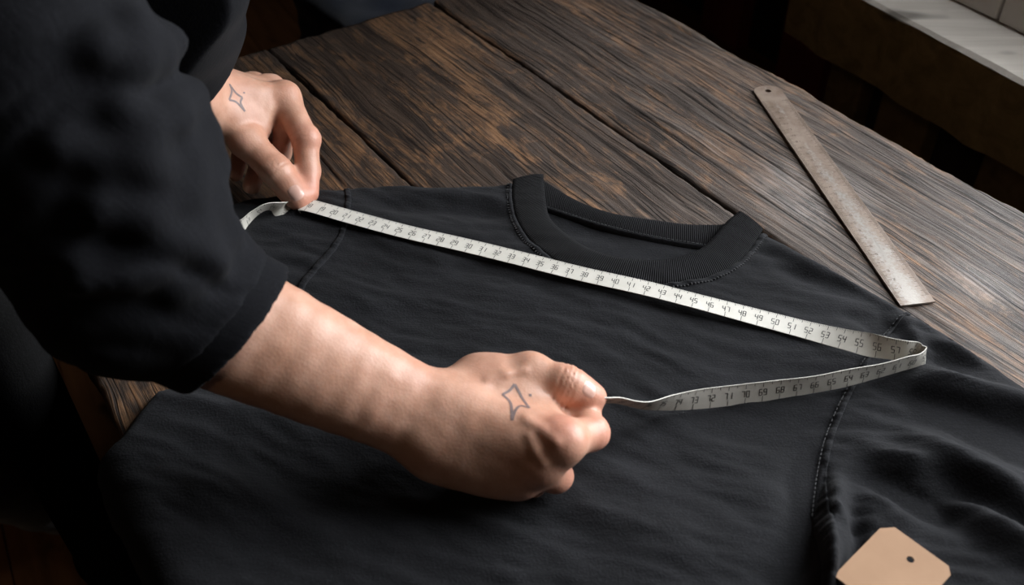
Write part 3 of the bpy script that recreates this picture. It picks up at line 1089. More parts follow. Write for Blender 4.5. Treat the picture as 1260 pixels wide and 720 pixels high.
# ------------------------------------------------------------------ kraft tag
zt = 0.024
tn = P(1082.5, 650.6, zt); tn2 = P(1101, 649.5, zt); te = P(1167, 697, zt); te2 = P(1169.5, 708, zt); tw = P(1026, 708.5, zt)
ed = te[:2] - tn2[:2]; ed /= np.hypot(*ed)                 # along the end with the hole
ld = tw[:2] - tn[:2]; LL = np.hypot(*ld); ld /= LL         # along the long side
cor = [tn[:2], tn2[:2], te[:2], te2[:2], te2[:2] + ld * 0.040, tw[:2] + ed * 0.014, tw[:2]]
tagc = np.mean(cor, axis=0)
hc = P(1120, 689, zt)[:2]
htag = empty('swing_tag', (tagc[0], tagc[1], T + zt - 0.0003), 0, label='blank brown kraft card tag with a punched hole on the t-shirt sleeve', cat='tag')
plate_with_hole([tuple(c - tagc) for c in cor][::-1], [tuple(hc - tagc + 0.0021 * np.array([math.cos(a), math.sin(a)])) for a in np.linspace(0, 2 * math.pi, 24, endpoint=False)],
                0.0, 0.0007, 'card', M_kraft, htag)


# ------------------------------------------------------------------ measuring tape
def ribbon(stations, n):
    """stations: (u_near, v_near, z_near, u_far, v_far, z_far) -> two resampled edges"""
    e = [np.concatenate([P(s[0], s[1], s[2]), P(s[3], s[4], s[5])]) for s in stations]
    e = catmull(np.array(e), n)
    return e[:, :3], e[:, 3:]


zl = 0.0145
upper = [
    # hidden loop behind the sleeve, hump over the cloth, under the thumb
    (279, 252, 0.010, 279, 245, 0.012), (262, 262, 0.010, 255, 252, 0.014), (248, 290, 0.010, 240, 276, 0.016), (262, 312, 0.010, 250, 296, 0.014),
    (283, 306, 0.010, 270, 291, 0.012), (301, 283, 0.010, 294, 276, 0.019), (313, 268, 0.012, 309, 261, 0.024), (327, 259, 0.015, 326, 251, 0.028), (341, 259, 0.013, 342, 250, 0.024), (350, 264, 0.010, 353, 253, 0.014),
    (361, 260, 0.010, 366, 250, 0.014), (374, 257, zl, 382, 248, zl),
    (430, 273, zl, 436, 262, zl), (497, 291, zl, 500, 279, zl), (570, 308, zl, 572, 295, zl), (640, 325, zl, 642, 312, zl),
    (716, 344, zl + 0.001, 718, 331, zl + 0.001), (790, 361, zl + 0.001, 793, 347, zl + 0.001), (860, 379, zl, 864, 365, zl),
    (930, 398, 0.011, 934, 383, 0.012), (1000, 416, 0.011, 1003, 401, 0.013), (1050, 428, 0.0150, 1052, 412.5, 0.019), (1085, 436, 0.0150, 1086, 419, 0.024), (1112, 440.5, 0.0155, 1112, 422.5, 0.027),
    (1128, 443, 0.011, 1127, 424, 0.026), (1137, 446, 0.011, 1138.5, 426.5, 0.026), (1137, 449, 0.011, 1138.5, 430, 0.026), (1128, 451.5, 0.011, 1128, 437, 0.026), (1112, 455, 0.012, 1112, 441, 0.026),
    (1083, 463, 0.011, 1083, 449.5, 0.024), (1040, 473, 0.011, 1040, 458.5, 0.022), (1000, 480, 0.010, 1000, 467, 0.020), (950, 486.5, 0.010, 950, 474.5, 0.018),
    (902, 492, 0.010, 902, 481, 0.017), (860, 496.5, 0.011, 860, 486, 0.018), (825, 499.5, 0.014, 825, 491, 0.022), (793, 500.5, 0.020, 793, 495.5, 0.030), (762, 496, 0.030, 761, 491.3, 0.042), (741, 495, 0.038, 741, 490, 0.050),
    (722, 496, 0.040, 722, 489, 0.052), (705, 500, 0.036, 705, 490, 0.048)]
NR = 1500
e0, e1 = ribbon(upper, NR)
mid = (e0 + e1) / 2
wv = e1 - e0; wl_ = np.linalg.norm(wv, axis=1); wv /= wl_[:, None]
TW = 0.0160
# constant width across the whole strip
hw = np.full(NR, TW / 2)
e0 = mid - wv * hw[:, None]; e1 = mid + wv * hw[:, None]
tg = np.gradient(mid, axis=0); tg /= np.linalg.norm(tg, axis=1)[:, None]
wv -= tg * (wv * tg).sum(1)[:, None]; wv /= np.linalg.norm(wv, axis=1)[:, None]
e0 = mid - wv * hw[:, None]; e1 = mid + wv * hw[:, None]
nm = np.cross(tg, wv); nm /= np.linalg.norm(nm, axis=1)[:, None]
sarc = np.concatenate([[0], np.cumsum(np.linalg.norm(np.diff(mid, axis=0), axis=1))])
tape = empty('measuring_tape', tuple(P(750, 350, 0)), 0,
             label='ivory dressmaker measuring tape stretched across the t-shirt chest', cat='tape')


def on_tape(s, t, off):
    """s metres along, t -1..1 across, off metres above the face"""
    m = np.array([np.interp(s, sarc, mid[:, k]) for k in range(3)])
    w = np.array([np.interp(s, sarc, wv[:, k]) for k in range(3)])
    n = np.array([np.interp(s, sarc, nm[:, k]) for k in range(3)])
    return m + w * t * TW / 2 + n * off


th = 0.00025
V = np.concatenate([e0 + nm * th, e1 + nm * th, e0 - nm * th, e1 - nm * th])
i = np.arange(NR - 1)
F = []
for a, b in ((0, 1), (3, 2), (2, 0), (1, 3)):
    F.append(np.stack([a * NR + i, a * NR + i + 1, b * NR + i + 1, b * NR + i], -1))
F.append(np.array([[0, NR, 3 * NR, 2 * NR], [NR - 1, 2 * NR - 1, 4 * NR - 1, 3 * NR - 1]]))
me = npmesh('tape_band', V, np.concatenate(F)); fix_normals(me)
into(link('tape_band', me, M_tape, tape, smooth=False), tape)

bm = bmesh.new()


def tape_quad(s0, t0, s1, t1, wd, side):
    """thin printed line between two points of the tape"""
    off = side * (th + 0.00008)
    a = np.array([s0, t0 * TW / 2]); b = np.array([s1, t1 * TW / 2])
    d = b - a; L = np.hypot(*d); d = d / (L + 1e-12); n = np.array([-d[1], d[0]]) * wd / 2
    cs = [a + n, a - n, b - n, b + n]
    bm.faces.new([bm.verts.new(tuple(on_tape(c[0], c[1] / (TW / 2), off))) for c in cs])


CMS = 0.01172
total = sarc[-1]
s_start = 0.0
kcm = 0
s = 0.004
while s < total - 0.012:
    for side in (1, -1):
        for j in range(10):
            ss = s + j * CMS / 10
            if ss > total - 0.003: break
            ln = 0.30 if j == 5 else 0.16
            if j == 0: continue
            tape_quad(ss, 0.99, ss, 0.99 - ln, 0.00022 if j != 5 else 0.00040, side)
        tape_quad(s, 0.99, s, 0.52, 0.00038, side)
        tape_quad(s, -0.98, s, -0.40, 0.00038, side)
        num = str(4 + kcm)
        dw, dh, gap = 0.0019, 0.0052, 0.0012
        wtot = len(num) * dw + (len(num) - 1) * gap
        for j, ch in enumerate(num):
            x0 = s - wtot / 2 + j * (dw + gap)
            for (p, q) in digit_strokes(ch):
                xa, xb = x0 + p[0] * dw, x0 + q[0] * dw
                if side < 0: xa, xb = 2 * s - xa, 2 * s - xb
                tape_quad(xa, (-0.32 + p[1] * 0.60), xb, (-0.32 + q[1] * 0.60), 0.00055, side)
    s += CMS; kcm += 1
me = bpy.data.meshes.new('printed_scale'); bm.to_mesh(me); bm.free()
into(link('printed_scale', me, M_print, tape, kind='stuff'), tape)


# ------------------------------------------------------------------ implicit surfaces for the person
class Field:
    def __init__(s, lo, hi, h):
        s.h = h
        s.lo = np.array(lo, float)
        s.n = np.ceil((np.array(hi) - s.lo) / h).astype(int) + 1
        s.F = np.full(s.n, 0.08, np.float32)

    def region(s, a, b, m):
        lo = np.minimum(a, b) - m; hi = np.maximum(a, b) + m
        i0 = np.clip(np.floor((lo - s.lo) / s.h).astype(int), 0, s.n); i1 = np.clip(np.ceil((hi - s.lo) / s.h).astype(int) + 1, 0, s.n)
        if np.any(i1 <= i0): return None
        sl = tuple(slice(x, y) for x, y in zip(i0, i1))
        g = [(s.lo[k] + np.arange(i0[k], i1[k]) * s.h).astype(np.float32) for k in range(3)]
        return sl, g[0][:, None, None], g[1][None, :, None], g[2][None, None, :]

    def cap(s, a, b, ra, rb, k=0.008, sub=False):
        a = np.asarray(a, float); b = np.asarray(b, float)
        m = max(ra, rb) + max(k, 0.004) + getattr(s, 'mg', 0.012)
        r = s.region(a, b, m)
        if r is None: return
        sl, X, Y, Z = r
        ab = b - a; L = float(ab @ ab) + 1e-12
        t = np.clip(((X - a[0]) * ab[0] + (Y - a[1]) * ab[1] + (Z - a[2]) * ab[2]) / L, 0, 1)
        d = np.sqrt((X - a[0] - t * ab[0]) ** 2 + (Y - a[1] - t * ab[1]) ** 2 + (Z - a[2] - t * ab[2]) ** 2) - (ra + (rb - ra) * t)
        s.blend(sl, d.astype(np.float32), k, sub)

    def ell(s, c, r, axes=None, k=0.008, sub=False):
        c = np.asarray(c, float); r = np.asarray(r, float)
        rg = s.region(c, c, r.max() + max(k, 0.004) + 0.006)
        if rg is None: return
        sl, X, Y, Z = rg
        if axes is None: axes = np.eye(3)
        q = [((X - c[0]) * ax[0] + (Y - c[1]) * ax[1] + (Z - c[2]) * ax[2]) for ax in axes]
        k0 = np.sqrt(sum((q[i] / r[i]) ** 2 for i in range(3)))
        k1 = np.sqrt(sum((q[i] / r[i] ** 2) ** 2 for i in range(3))) + 1e-9
        s.blend(sl, (k0 * (k0 - 1) / k1).astype(np.float32), k, sub)

    def blend(s, sl, d, k, sub=False):
        f = s.F[sl]
        if sub:
            h = np.maximum(k - np.abs(f + d), 0) / k if k > 0 else 0
            s.F[sl] = np.maximum(f, -d) + (h * h * k * 0.25 if k > 0 else 0)
        else:
            if k > 0:
                h = np.maximum(k - np.abs(f - d), 0) / k
                s.F[sl] = np.minimum(f, d) - h * h * k * 0.25
            else:
                s.F[sl] = np.minimum(f, d)

    def merge(s, other, k):
        h = np.maximum(k - np.abs(s.F - other.F), 0) / k
        s.F = np.minimum(s.F, other.F) - h * h * k * 0.25

    def like(s):
        o = Field.__new__(Field); o.h = s.h; o.lo = s.lo; o.n = s.n
        o.F = np.full(s.n, 0.08, np.float32)
        return o

    def cut(s, p, n):
        """keep only the side where (x-p).n < 0"""
        n = np.asarray(n, float) / np.linalg.norm(n)
        g = [(s.lo[k] + np.arange(s.n[k]) * s.h).astype(np.float32) for k in range(3)]
        d = (g[0][:, None, None] - p[0]) * n[0] + (g[1][None, :, None] - p[1]) * n[1] + (g[2][None, None, :] - p[2]) * n[2]
        s.F = np.maximum(s.F, d.astype(np.float32))

    def displace(s, fn, band=0.012):
        idx = np.nonzero(np.abs(s.F) < band)
        p = np.stack([s.lo[k] + idx[k] * s.h for k in range(3)], -1)
        s.F[idx] += fn(p).astype(np.float32)

    def val(s, p):
        i = np.clip(np.round((np.asarray(p) - s.lo) / s.h).astype(int), 0, s.n - 1)
        return s.F[tuple(i)]

    def mesh(s):
        F = s.F.copy()
        F[0] = F[-1] = 0.05; F[:, 0] = F[:, -1] = 0.05; F[:, :, 0] = F[:, :, -1] = 0.05
        nx, ny, nz = F.shape
        C = [(i, j, k) for i in (0, 1) for j in (0, 1) for k in (0, 1)]
        S = F < 0
        cnt = sum(S[i:nx - 1 + i, j:ny - 1 + j, k:nz - 1 + k].astype(np.int8) for i, j, k in C)
        cells = np.nonzero((cnt > 0) & (cnt < 8))
        m = len(cells[0])
        vals = {c: F[cells[0] + c[0], cells[1] + c[1], cells[2] + c[2]] for c in C}
        acc = np.zeros((m, 3)); num = np.zeros(m)
        for c in C:
            for ax in range(3):
                if c[ax] == 0:
                    d = list(c); d[ax] = 1; d = tuple(d)
                    a = vals[c]; b = vals[d]
                    k = (a < 0) != (b < 0)
                    t = np.where(k, a / np.where(k, a - b, 1), 0)
                    p = np.tile(np.array(c, float), (m, 1)); p[:, ax] += t
                    acc += p * k[:, None]; num += k
        V = (np.stack(cells, -1) + acc / num[:, None]) * s.h + s.lo
        idm = np.full((nx - 1, ny - 1, nz - 1), -1, np.int64)
        idm[cells] = np.arange(m)
        faces = []
        for ax in range(3):
            o = [(1, 2), (2, 0), (0, 1)][ax]
            sh = [nx, ny, nz]
            sl0 = [slice(1, sh[0] - 1), slice(1, sh[1] - 1), slice(1, sh[2] - 1)]; sl1 = list(sl0)
            sl0[ax] = slice(0, sh[ax] - 1); sl1[ax] = slice(1, sh[ax])
            a = S[tuple(sl0)]; b = S[tuple(sl1)]
            for flip, kk in ((0, a & ~b), (1, ~a & b)):
                ii = np.stack(np.nonzero(kk), -1)
                ii[:, o[0]] += 1; ii[:, o[1]] += 1
                q = []
                for du, dv in ((0, 0), (1, 0), (1, 1), (0, 1)):
                    e = ii.copy(); e[:, o[0]] -= du; e[:, o[1]] -= dv
                    q.append(idm[e[:, 0], e[:, 1], e[:, 2]])
                q = np.stack(q, -1)
                faces.append(q[:, ::-1] if flip else q)
        Fc = np.concatenate(faces)
        return V, Fc[(Fc >= 0).all(1)]


def relax(V, F, it=1, lam=0.5):
    """light Laplacian smoothing"""
    V = V.copy()
    for _ in range(it):
        acc = np.zeros_like(V); c = np.zeros(len(V))
        for i in range(4):
            a = F[:, i]; b = F[:, (i + 1) % 4]
            np.add.at(acc, a, V[b]); np.add.at(c, a, 1); np.add.at(acc, b, V[a]); np.add.at(c, b, 1)
        V += lam * (acc / np.maximum(c, 1)[:, None] - V)
    return V


def J(u, v, z): return P(u, v, z)


# ---- right hand (near the camera): a fist that pinches the tape
WR = J(550, 526, 0.046)                       # wrist centre
EL = J(165, 346, 0.135)                       # elbow
fdir = (EL - WR) / np.linalg.norm(EL - WR)
lo = np.array([-0.24, 0.30, T + 0.004]); hi = np.array([0.09, 0.54, T + 0.16])
R = Field(lo, hi, 0.0012)
side = np.cross(fdir, [0, 0, 1]); side /= np.linalg.norm(side)     # horizontal, across the forearm
up = np.cross(side, fdir)
if up[2] < 0: up = -up
if side[1] < 0: side = -side                  # side points away from the camera (thumb side)
tiltv = side * 0.80 + up * 0.60               # line from ulna to radius (half-turned wrist)
tiltv /= np.linalg.norm(tiltv)


def fore(d, spread, r, k=0.02, to=None):
    pass


FL = np.linalg.norm(EL - WR)
stn = [(d, 0.0108 + 0.003 * (d / 0.2), 0.0157 + 0.0100 * float(sstep(0.0, 0.17, d))) for d in np.linspace(0, 0.19, 13)]
Rb = None
for sg in (1, -1):
    Rs = R.like(); Rs.mg = 0.034
    for (d0, s0, r0), (d1, s1, r1) in zip(stn, stn[1:]):
        Rs.cap(WR + fdir * d0 + sg * tiltv * s0, WR + fdir * d1 + sg * tiltv * s1, r0, r1, 0.0010)
    R.merge(Rs, 0.028)
WRt = WR + tiltv * 0.010; WRb = WR - tiltv * 0.012
mI = J(690, 545, 0.056); mM = J(662, 566, 0.044); mR = J(632, 580, 0.032); mP = J(602, 580, 0.024)
# palm
palm = R.like(); palm.mg = 0.018
palm.cap(WRt, mI, 0.0165, 0.0120, 0.012)
palm.cap(WR, mM, 0.0170, 0.0125, 0.014)
palm.cap(WRb, mR, 0.0165, 0.0120, 0.014)
palm.cap(WRb, mP, 0.0165, 0.0110, 0.014)
palm.cap(J(585, 530, 0.050), J(668, 548, 0.050), 0.018, 0.012, 0.014)
palm.cap(J(575, 560, 0.034), J(640, 585, 0.028), 0.016, 0.013, 0.014)
palm.cap(mI, mM, 0.011, 0.0115, 0.008); palm.cap(mM, mR, 0.0115, 0.011, 0.008); palm.cap(mR, mP, 0.011, 0.010, 0.008)
# thumb base and first web
tC = J(592, 474, 0.050); tM = J(652, 461, 0.058); tI = J(696, 474, 0.057); tT = J(723, 487, 0.050)
palm.cap(WRt, tC, 0.0185, 0.0165, 0.012)
palm.cap(tC, tM, 0.0165, 0.0125, 0.010)
palm.cap(J(590, 490, 0.046), J(655, 500, 0.046), 0.0190, 0.0120, 0.014)
palm.cap(J(615, 480, 0.052), J(662, 482, 0.050), 0.0150, 0.0090, 0.014)
palm.cap(J(630, 500, 0.048), J(676, 528, 0.048), 0.014, 0.011, 0.012)
R.merge(palm, 0.014)


def digit(Fd, js, rs, k=0.004):
    f = Fd.like()
    for (a, b, ra, rb) in zip(js, js[1:], rs, rs[1:]):
        f.cap(a, b, ra, rb, k)
    return f


fing = digit(R, [mI, J(728, 533, 0.044), J(718, 508, 0.038), J(700, 513, 0.028)], [0.0116, 0.0100, 0.0088, 0.0076])
fing.cap(J(690, 515, 0.040), J(716, 515, 0.038), 0.009, 0.008, 0.006)
for js, rs in (([mM, J(684, 586, 0.024), J(672, 570, 0.014), J(652, 560, 0.016)], [0.0115, 0.0098, 0.0085, 0.0078]),
               ([mR, J(655, 593, 0.015), J(640, 580, 0.012), J(625, 570, 0.014)], [0.0108, 0.0086, 0.0080, 0.0072]),
               ([mP, J(625, 592, 0.012), J(612, 583, 0.011), J(600, 575, 0.013)], [0.0100, 0.0078, 0.0072, 0.0066])):
    g = digit(R, js, rs)
    fing.merge(g, 0.0015)
R.merge(fing, 0.006)
thumb = digit(R, [tM, tI, tT], [0.0122, 0.0108, 0.0086], 0.006)
thumb.cap(J(716, 482, 0.052), J(730, 489, 0.047), 0.0098, 0.0080, 0.004)
thumb.ell(tI + np.array([0, 0, 0.002]), (0.0118, 0.0105, 0.0098), None, 0.004)
R.merge(thumb, 0.004)
# knuckles, tendons and veins
R.ell(mI + np.array([0.002, -0.001, 0.0035]), (0.0105, 0.0105, 0.0098), None, 0.007)
R.ell(mM + np.array([0.001, -0.003, 0.0025]), (0.0100, 0.0100, 0.0092), None, 0.007)
R.ell(tM + np.array([-0.001, 0.001, 0.0012]), (0.0100, 0.0092, 0.0098), None, 0.008)
R.ell(WR - tiltv * 0.014 + fdir * 0.006 + up * 0.008, (0.013, 0.012, 0.011), None, 0.012)
def surf(fd, u, v):
    """where a sight line first meets the field"""
    d = ray(u, v); p = np.array([0, 0, T + CAMZ]); t = 0.4
    while t < 1.2:
        q = p + d * t
        if np.all(q > fd.lo) and np.all(q < fd.lo + (fd.n - 1) * fd.h) and fd.val(q) < 0: return q + d * 0.0010
        t += 0.0006
    return None


def veins(fd, lines):
    for ln, r in lines:
        q = [surf(fd, u, v) for u, v in ln]
        q = [x for x in q if x is not None]
        for a, b in zip(q, q[1:]): fd.cap(a, b, r, r, 0.005)


veins(R, [([(652, 538), (660, 556), (668, 568)], 0.0013), ([(648, 518), (668, 531), (684, 544)], 0.0012), ([(600, 468), (622, 461), (645, 456)], 0.0008)])



def creases(fd, joint, axis, offs, amp, wid, rad):
    axis = axis / np.linalg.norm(axis)
    def fn(p):
        q = p - joint
        s = q @ axis
        w = np.exp(-np.maximum(np.linalg.norm(q, axis=1) - rad, 0) ** 2 / 0.003 ** 2)
        r = 0
        wob = 0.0005 * noise(p[:, 0] * 300, p[:, 1] * 300, seed=3)
        for o in offs: r = r + np.exp(-((s - o + wob) / wid) ** 2)
        return amp * r * w
    fd.displace(fn, 0.004)


creases(R, tI, tT - tM, (-0.0042, -0.0014, 0.0016, 0.0044), 0.0008, 0.0008, 0.013)
creases(R, J(734, 536, 0.044), J(722, 510, 0.036) - mI, (-0.003, 0.0, 0.003), 0.0004, 0.0008, 0.012)
R.displace(lambda p: 0.00022 * noise(p[:, 0] * 130, p[:, 1] * 130, p[:, 2] * 130, seed=6) + 0.0004 * noise(p[:, 0] * 45, p[:, 1] * 45, p[:, 2] * 45, seed=7), 0.004)
VR, FRc = R.mesh(); VR = relax(VR, FRc, 1, 0.35)

# ---- left hand: thumb and index press the tape on the cloth
lo = np.array([-0.36, 0.60, T + 0.006]); hi = np.array([-0.13, 0.87, T + 0.17])
Lf = Field(lo, hi, 0.0012)
WL = J(240, 118, 0.086); ELl = J(165, -40, 0.22)
ldir = (ELl - WL) / np.linalg.norm(ELl - WL)
iM = J(350, 122, 0.062); kM = J(332, 112, 0.056); rM = J(312, 108, 0.048); pM = J(294, 108, 0.040)
lt = np.array([0.15, -0.75, -0.25]); lt /= np.linalg.norm(lt)      # towards the thumb side
for sg in (1, -1):
    Lf.cap(WL + sg * lt * 0.011, WL + ldir * 0.10 + sg * lt * 0.012, 0.0185, 0.024, 0.016)
pl = Lf.like(); pl.mg = 0.018
pl.cap(WL - lt * 0.010, iM, 0.0165, 0.0112, 0.012)
pl.cap(WL - lt * 0.012, kM, 0.0160, 0.0115, 0.012)
pl.cap(WL - lt * 0.010, rM, 0.0155, 0.0110, 0.012)
pl.cap(WL, pM, 0.0155, 0.0100, 0.012)
cC = J(272, 142, 0.066); cM = J(306, 176, 0.048); cI = J(341, 211, 0.033); cT = J(364, 240, 0.0195)
pl.cap(WL + lt * 0.010, cC, 0.0185, 0.0165, 0.012)
pl.cap(cC, cM, 0.0165, 0.0120, 0.010)
pl.cap(J(262, 128, 0.074), J(322, 138, 0.060), 0.0175, 0.0105, 0.012)
pl.cap(J(285, 135, 0.066), J(318, 160, 0.050), 0.0150, 0.0090, 0.012)
pl.cap(iM, kM, 0.011, 0.011, 0.008); pl.cap(kM, rM, 0.011, 0.0105, 0.008); pl.cap(rM, pM, 0.0105, 0.0095, 0.008)
Lf.merge(pl, 0.014)
iP = J(376, 172, 0.044); iD = J(379, 210, 0.026); iT = J(380, 238, 0.0165)
fg = digit(Lf, [iM, iP, iD, iT], [0.0125, 0.0112, 0.0098, 0.0084])
for js, rs in (([kM, J(352, 152, 0.046), J(346, 188, 0.026), J(338, 212, 0.0165)], [0.0112, 0.0096, 0.0084, 0.0074]),
               ([rM, J(325, 158, 0.036), J(320, 200, 0.022), J(310, 228, 0.0170)], [0.0106, 0.0094, 0.0086, 0.0076]),
               ([pM, J(298, 152, 0.030), J(296, 190, 0.020), J(290, 214, 0.0155)], [0.0096, 0.0080, 0.0074, 0.0066])):
    g = digit(Lf, js, rs); fg.merge(g, 0.0015)
Lf.merge(fg, 0.007)
tb = digit(Lf, [cM, cI, cT], [0.0128, 0.0122, 0.0104], 0.006)
tb.ell(cI + np.array([0, 0, 0.001]), (0.0126, 0.0122, 0.0118), None, 0.004)
tb.cap(J(354, 230, 0.024), J(366, 243, 0.0185), 0.0112, 0.0096, 0.004)
Lf.merge(tb, 0.006)
Lf.ell(iM + np.array([-0.001, 0.003, 0.003]), (0.0105, 0.0105, 0.0095), None, 0.007)
Lf.ell(iP + np.array([0.001, 0.0, 0.002]), (0.0104, 0.0100, 0.0100), None, 0.005)
Lf.ell(cM + np.array([-0.001, -0.001, 0.002]), (0.0118, 0.0112, 0.0105), None, 0.008)
creases(Lf, cI, cT - cM, (-0.0045, -0.0022, 0.0, 0.0025), 0.0009, 0.0008, 0.012)
creases(Lf, iP, iD - iM, (-0.003, 0.0, 0.003), 0.0004, 0.0008, 0.012)
Lf.displace(lambda p: 0.0003 * noise(p[:, 0] * 130, p[:, 1] * 130, p[:, 2] * 130, seed=16) + 0.0006 * noise(p[:, 0] * 45, p[:, 1] * 45, p[:, 2] * 45, seed=17), 0.004)
VL, FLc = Lf.mesh(); VL = relax(VL, FLc, 1, 0.35)

# ---- the rest of the body, under the clothes and outside the frame
SR = W(0.53, 0.03, 0.47); SL = W(0.90, 0.05, 0.45)
PEL = W(0.72, -0.20, 0.10)
CH = (SR + SL) / 2 + np.array([-0.02, -0.015, -0.04])
NK = (SR + SL) / 2 + np.array([0.02, 0.01, 0.09])
HD = NK + B * 0.075 + np.array([0, 0, 0.13])
KR = W(0.64, -0.200, -0.37); AR = W(0.55, -0.16, -0.79)
KL = W(0.98, -0.13, -0.36); AL = W(1.19, -0.02, -0.78)
HR = W(0.63, -0.200, 0.04); HL = W(0.82, -0.19, 0.04)


def body_field(lo, hi, h, grow=0.0):
    f = Field(lo, hi, h)
    g = grow
    f.cap(PEL, CH, 0.125 + g, 0.135 + g, 0.05)
    f.cap(HR, HL, 0.085 + g, 0.085 + g, 0.05)
    if g: f.cap(W(0.58, -0.145, 0.02), W(0.86, -0.145, 0.02), 0.112, 0.112, 0.06)
    f.cap(SR, SL, 0.062 + g, 0.062 + g, 0.06)
    f.cap(CH - A * 0.05, CH + A * 0.05, 0.125 + g, 0.125 + g, 0.06)
    return f


blo = np.array([-1.15, 0.05, 0.0]); bhi = np.array([0.02, 1.3, 1.80])
bf = body_field(blo, bhi, 0.011)
bf.cap(NK - np.array([0, 0, 0.08]), HD - B * 0.02, 0.062, 0.055, 0.04)
# head with a face turned down to the work
fwd = B * 0.80 + np.array([0, 0, -0.60]); fwd /= np.linalg.norm(fwd)
hup = np.cross(A, fwd); hup = hup if hup[2] > 0 else -hup
bf.ell(HD, (0.078, 0.098, 0.108), (A, fwd, hup), 0.02)
bf.cap(HD - hup * 0.055 + fwd * 0.035, HD - hup * 0.085 + fwd * 0.06, 0.052, 0.030, 0.03)
for sg in (1, -1):
    bf.ell(HD + A * sg * 0.080 - hup * 0.005, (0.012, 0.02, 0.032), (A, fwd, hup), 0.01)
bf.cap(SR, EL, 0.052, 0.044, 0.03); bf.cap(EL, WR + fdir * 0.175, 0.040, 0.030, 0.02)
bf.cap(SL, ELl, 0.048, 0.032, 0.03); bf.cap(ELl, WL + ldir * 0.07, 0.030, 0.020, 0.02)
for h_, k_, a_ in ((HR, KR, AR), (HL, KL, AL)):
    bf.cap(h_, k_, 0.088, 0.056, 0.03); bf.cap(k_, a_, 0.056, 0.040, 0.02)
VB, FB = bf.mesh(); VB = relax(VB, FB, 1)
# finer face details
hf = Field(HD - 0.17, HD + 0.17, 0.004)
hf.ell(HD, (0.078, 0.098, 0.108), (A, fwd, hup), 0.02)
hf.cap(HD - hup * 0.055 + fwd * 0.035, HD - hup * 0.085 + fwd * 0.06, 0.053, 0.031, 0.03)
hf.cap(HD + fwd * 0.095 + hup * 0.01, HD + fwd * 0.118 - hup * 0.028, 0.009, 0.014, 0.014)
hf.cap(HD + fwd * 0.088 + hup * 0.024 - A * 0.045, HD + fwd * 0.088 + hup * 0.024 + A * 0.045, 0.010, 0.010, 0.012)
for sg in (1, -1):
    hf.ell(HD + A * sg * 0.033 + fwd * 0.100 + hup * 0.004, (0.020, 0.016, 0.012), (A, fwd, hup), 0.01, sub=True)
    hf.ell(HD + A * sg * 0.033 + fwd * 0.082 + hup * 0.002, (0.013, 0.013, 0.013), None, 0.003)
    hf.ell(HD + A * sg * 0.081 - hup * 0.005, (0.010, 0.02, 0.031), (A, fwd, hup), 0.008)
for dz in (0.0, -0.011):
    hf.cap(HD + fwd * 0.098 - hup * (0.056 - dz) - A * 0.022, HD + fwd * 0.098 - hup * (0.056 - dz) + A * 0.022, 0.0065, 0.0065, 0.005)
VH, FH = hf.mesh()

person = empty('person', (float(PEL[0]), float(PEL[1]), 0.0), 0,
               label='person in a black long sleeve shirt leaning over the table, holding the measuring tape', cat='person')


def joined(parts):
    V = []; F = []; n = 0
    for v, f in parts:
        V.append(v); F.append(f + n); n += len(v)
    return np.concatenate(V), np.concatenate(F)


Vb, Fb = joined([(VR, FRc), (VL, FLc), (VB, FB), (VH, FH)])
me = npmesh('body', Vb, Fb)
red = np.zeros(len(Vb), np.float32)
for c, r in ((mI + np.array([0, 0, 0.008]), 0.013), (tT, 0.012), (tI, 0.010), (J(734, 536, 0.044), 0.014), (mM, 0.014), (cT, 0.012), (iT, 0.02), (iP, 0.012), (cI, 0.010), (iM, 0.012), (J(320, 205, 0.02), 0.02), (J(684, 586, 0.02), 0.02)):
    red = np.maximum(red, np.exp(-(np.linalg.norm(Vb - c, axis=1) / r) ** 2).astype(np.float32))
body = into(link('body', me, M_skin, person, smooth=True), person)
at = me.attributes.new('redness', 'FLOAT', 'POINT'); at.data.foreach_set('value', red[:len(me.vertices)])

bvhR = BVHTree.FromPolygons([Vector(v) for v in VR], [tuple(int(i) for i in f) for f in FRc])
bvhL = BVHTree.FromPolygons([Vector(v) for v in VL], [tuple(int(i) for i in f) for f in FLc])
EYE = Vector((0, 0, T + CAMZ))


def hit(bvh, u, v):
    d = Vector(ray(u, v))
    r = bvh.ray_cast(EYE, d)
    return r[0], r[1]


def nail(bvh, u, v, du, dv, wd, ln):
    """nail plate moulded on the fingertip; (du,dv) points from the cuticle to the tip"""
    c, n = hit(bvh, u, v); c2, _ = hit(bvh, u + du, v + dv)
    if c is None or c2 is None: return
    n = n.normalized()
    ax = (c2 - c); ax = (ax - n * ax.dot(n)).normalized(); sx = ax.cross(n)
    N = 14
    top = []; vs = []; fs = []
    idx = {}
    for i in range(N + 1):
        for j in range(N + 1):
            x = -1 + 2 * i / N; y = -1 + 2 * j / N
            # square to squircle
            X = x * math.sqrt(1 - y * y * 0.36); Y = y * math.sqrt(1 - x * x * 0.36)
            p = c + sx * (X * wd / 2) + ax * (Y * ln / 2) + n * 0.006
            h, hn, _, _ = bvh.ray_cast(p, -n)
            if h is None or (h - p).length > 0.014: h = p - n * 0.007
            rim = max(abs(x), abs(y))
            vs.append(h + n * (0.00045 * (1 - max(0, rim - 0.75) * 3.6)))
            idx[i, j] = len(vs) - 1
    for i in range(N):
        for j in range(N):
            fs.append((idx[i, j], idx[i + 1, j], idx[i + 1, j + 1], idx[i, j + 1]))
    me = npmesh('fingernail', [tuple(v) for v in vs], fs)
    into(link('fingernail', me, M_nail, person, smooth=True), person)


nail(bvhR, 726, 479, 6, 4, 0.0095, 0.0100)
nail(bvhL, 364, 237, 5, 7, 0.0115, 0.0125)


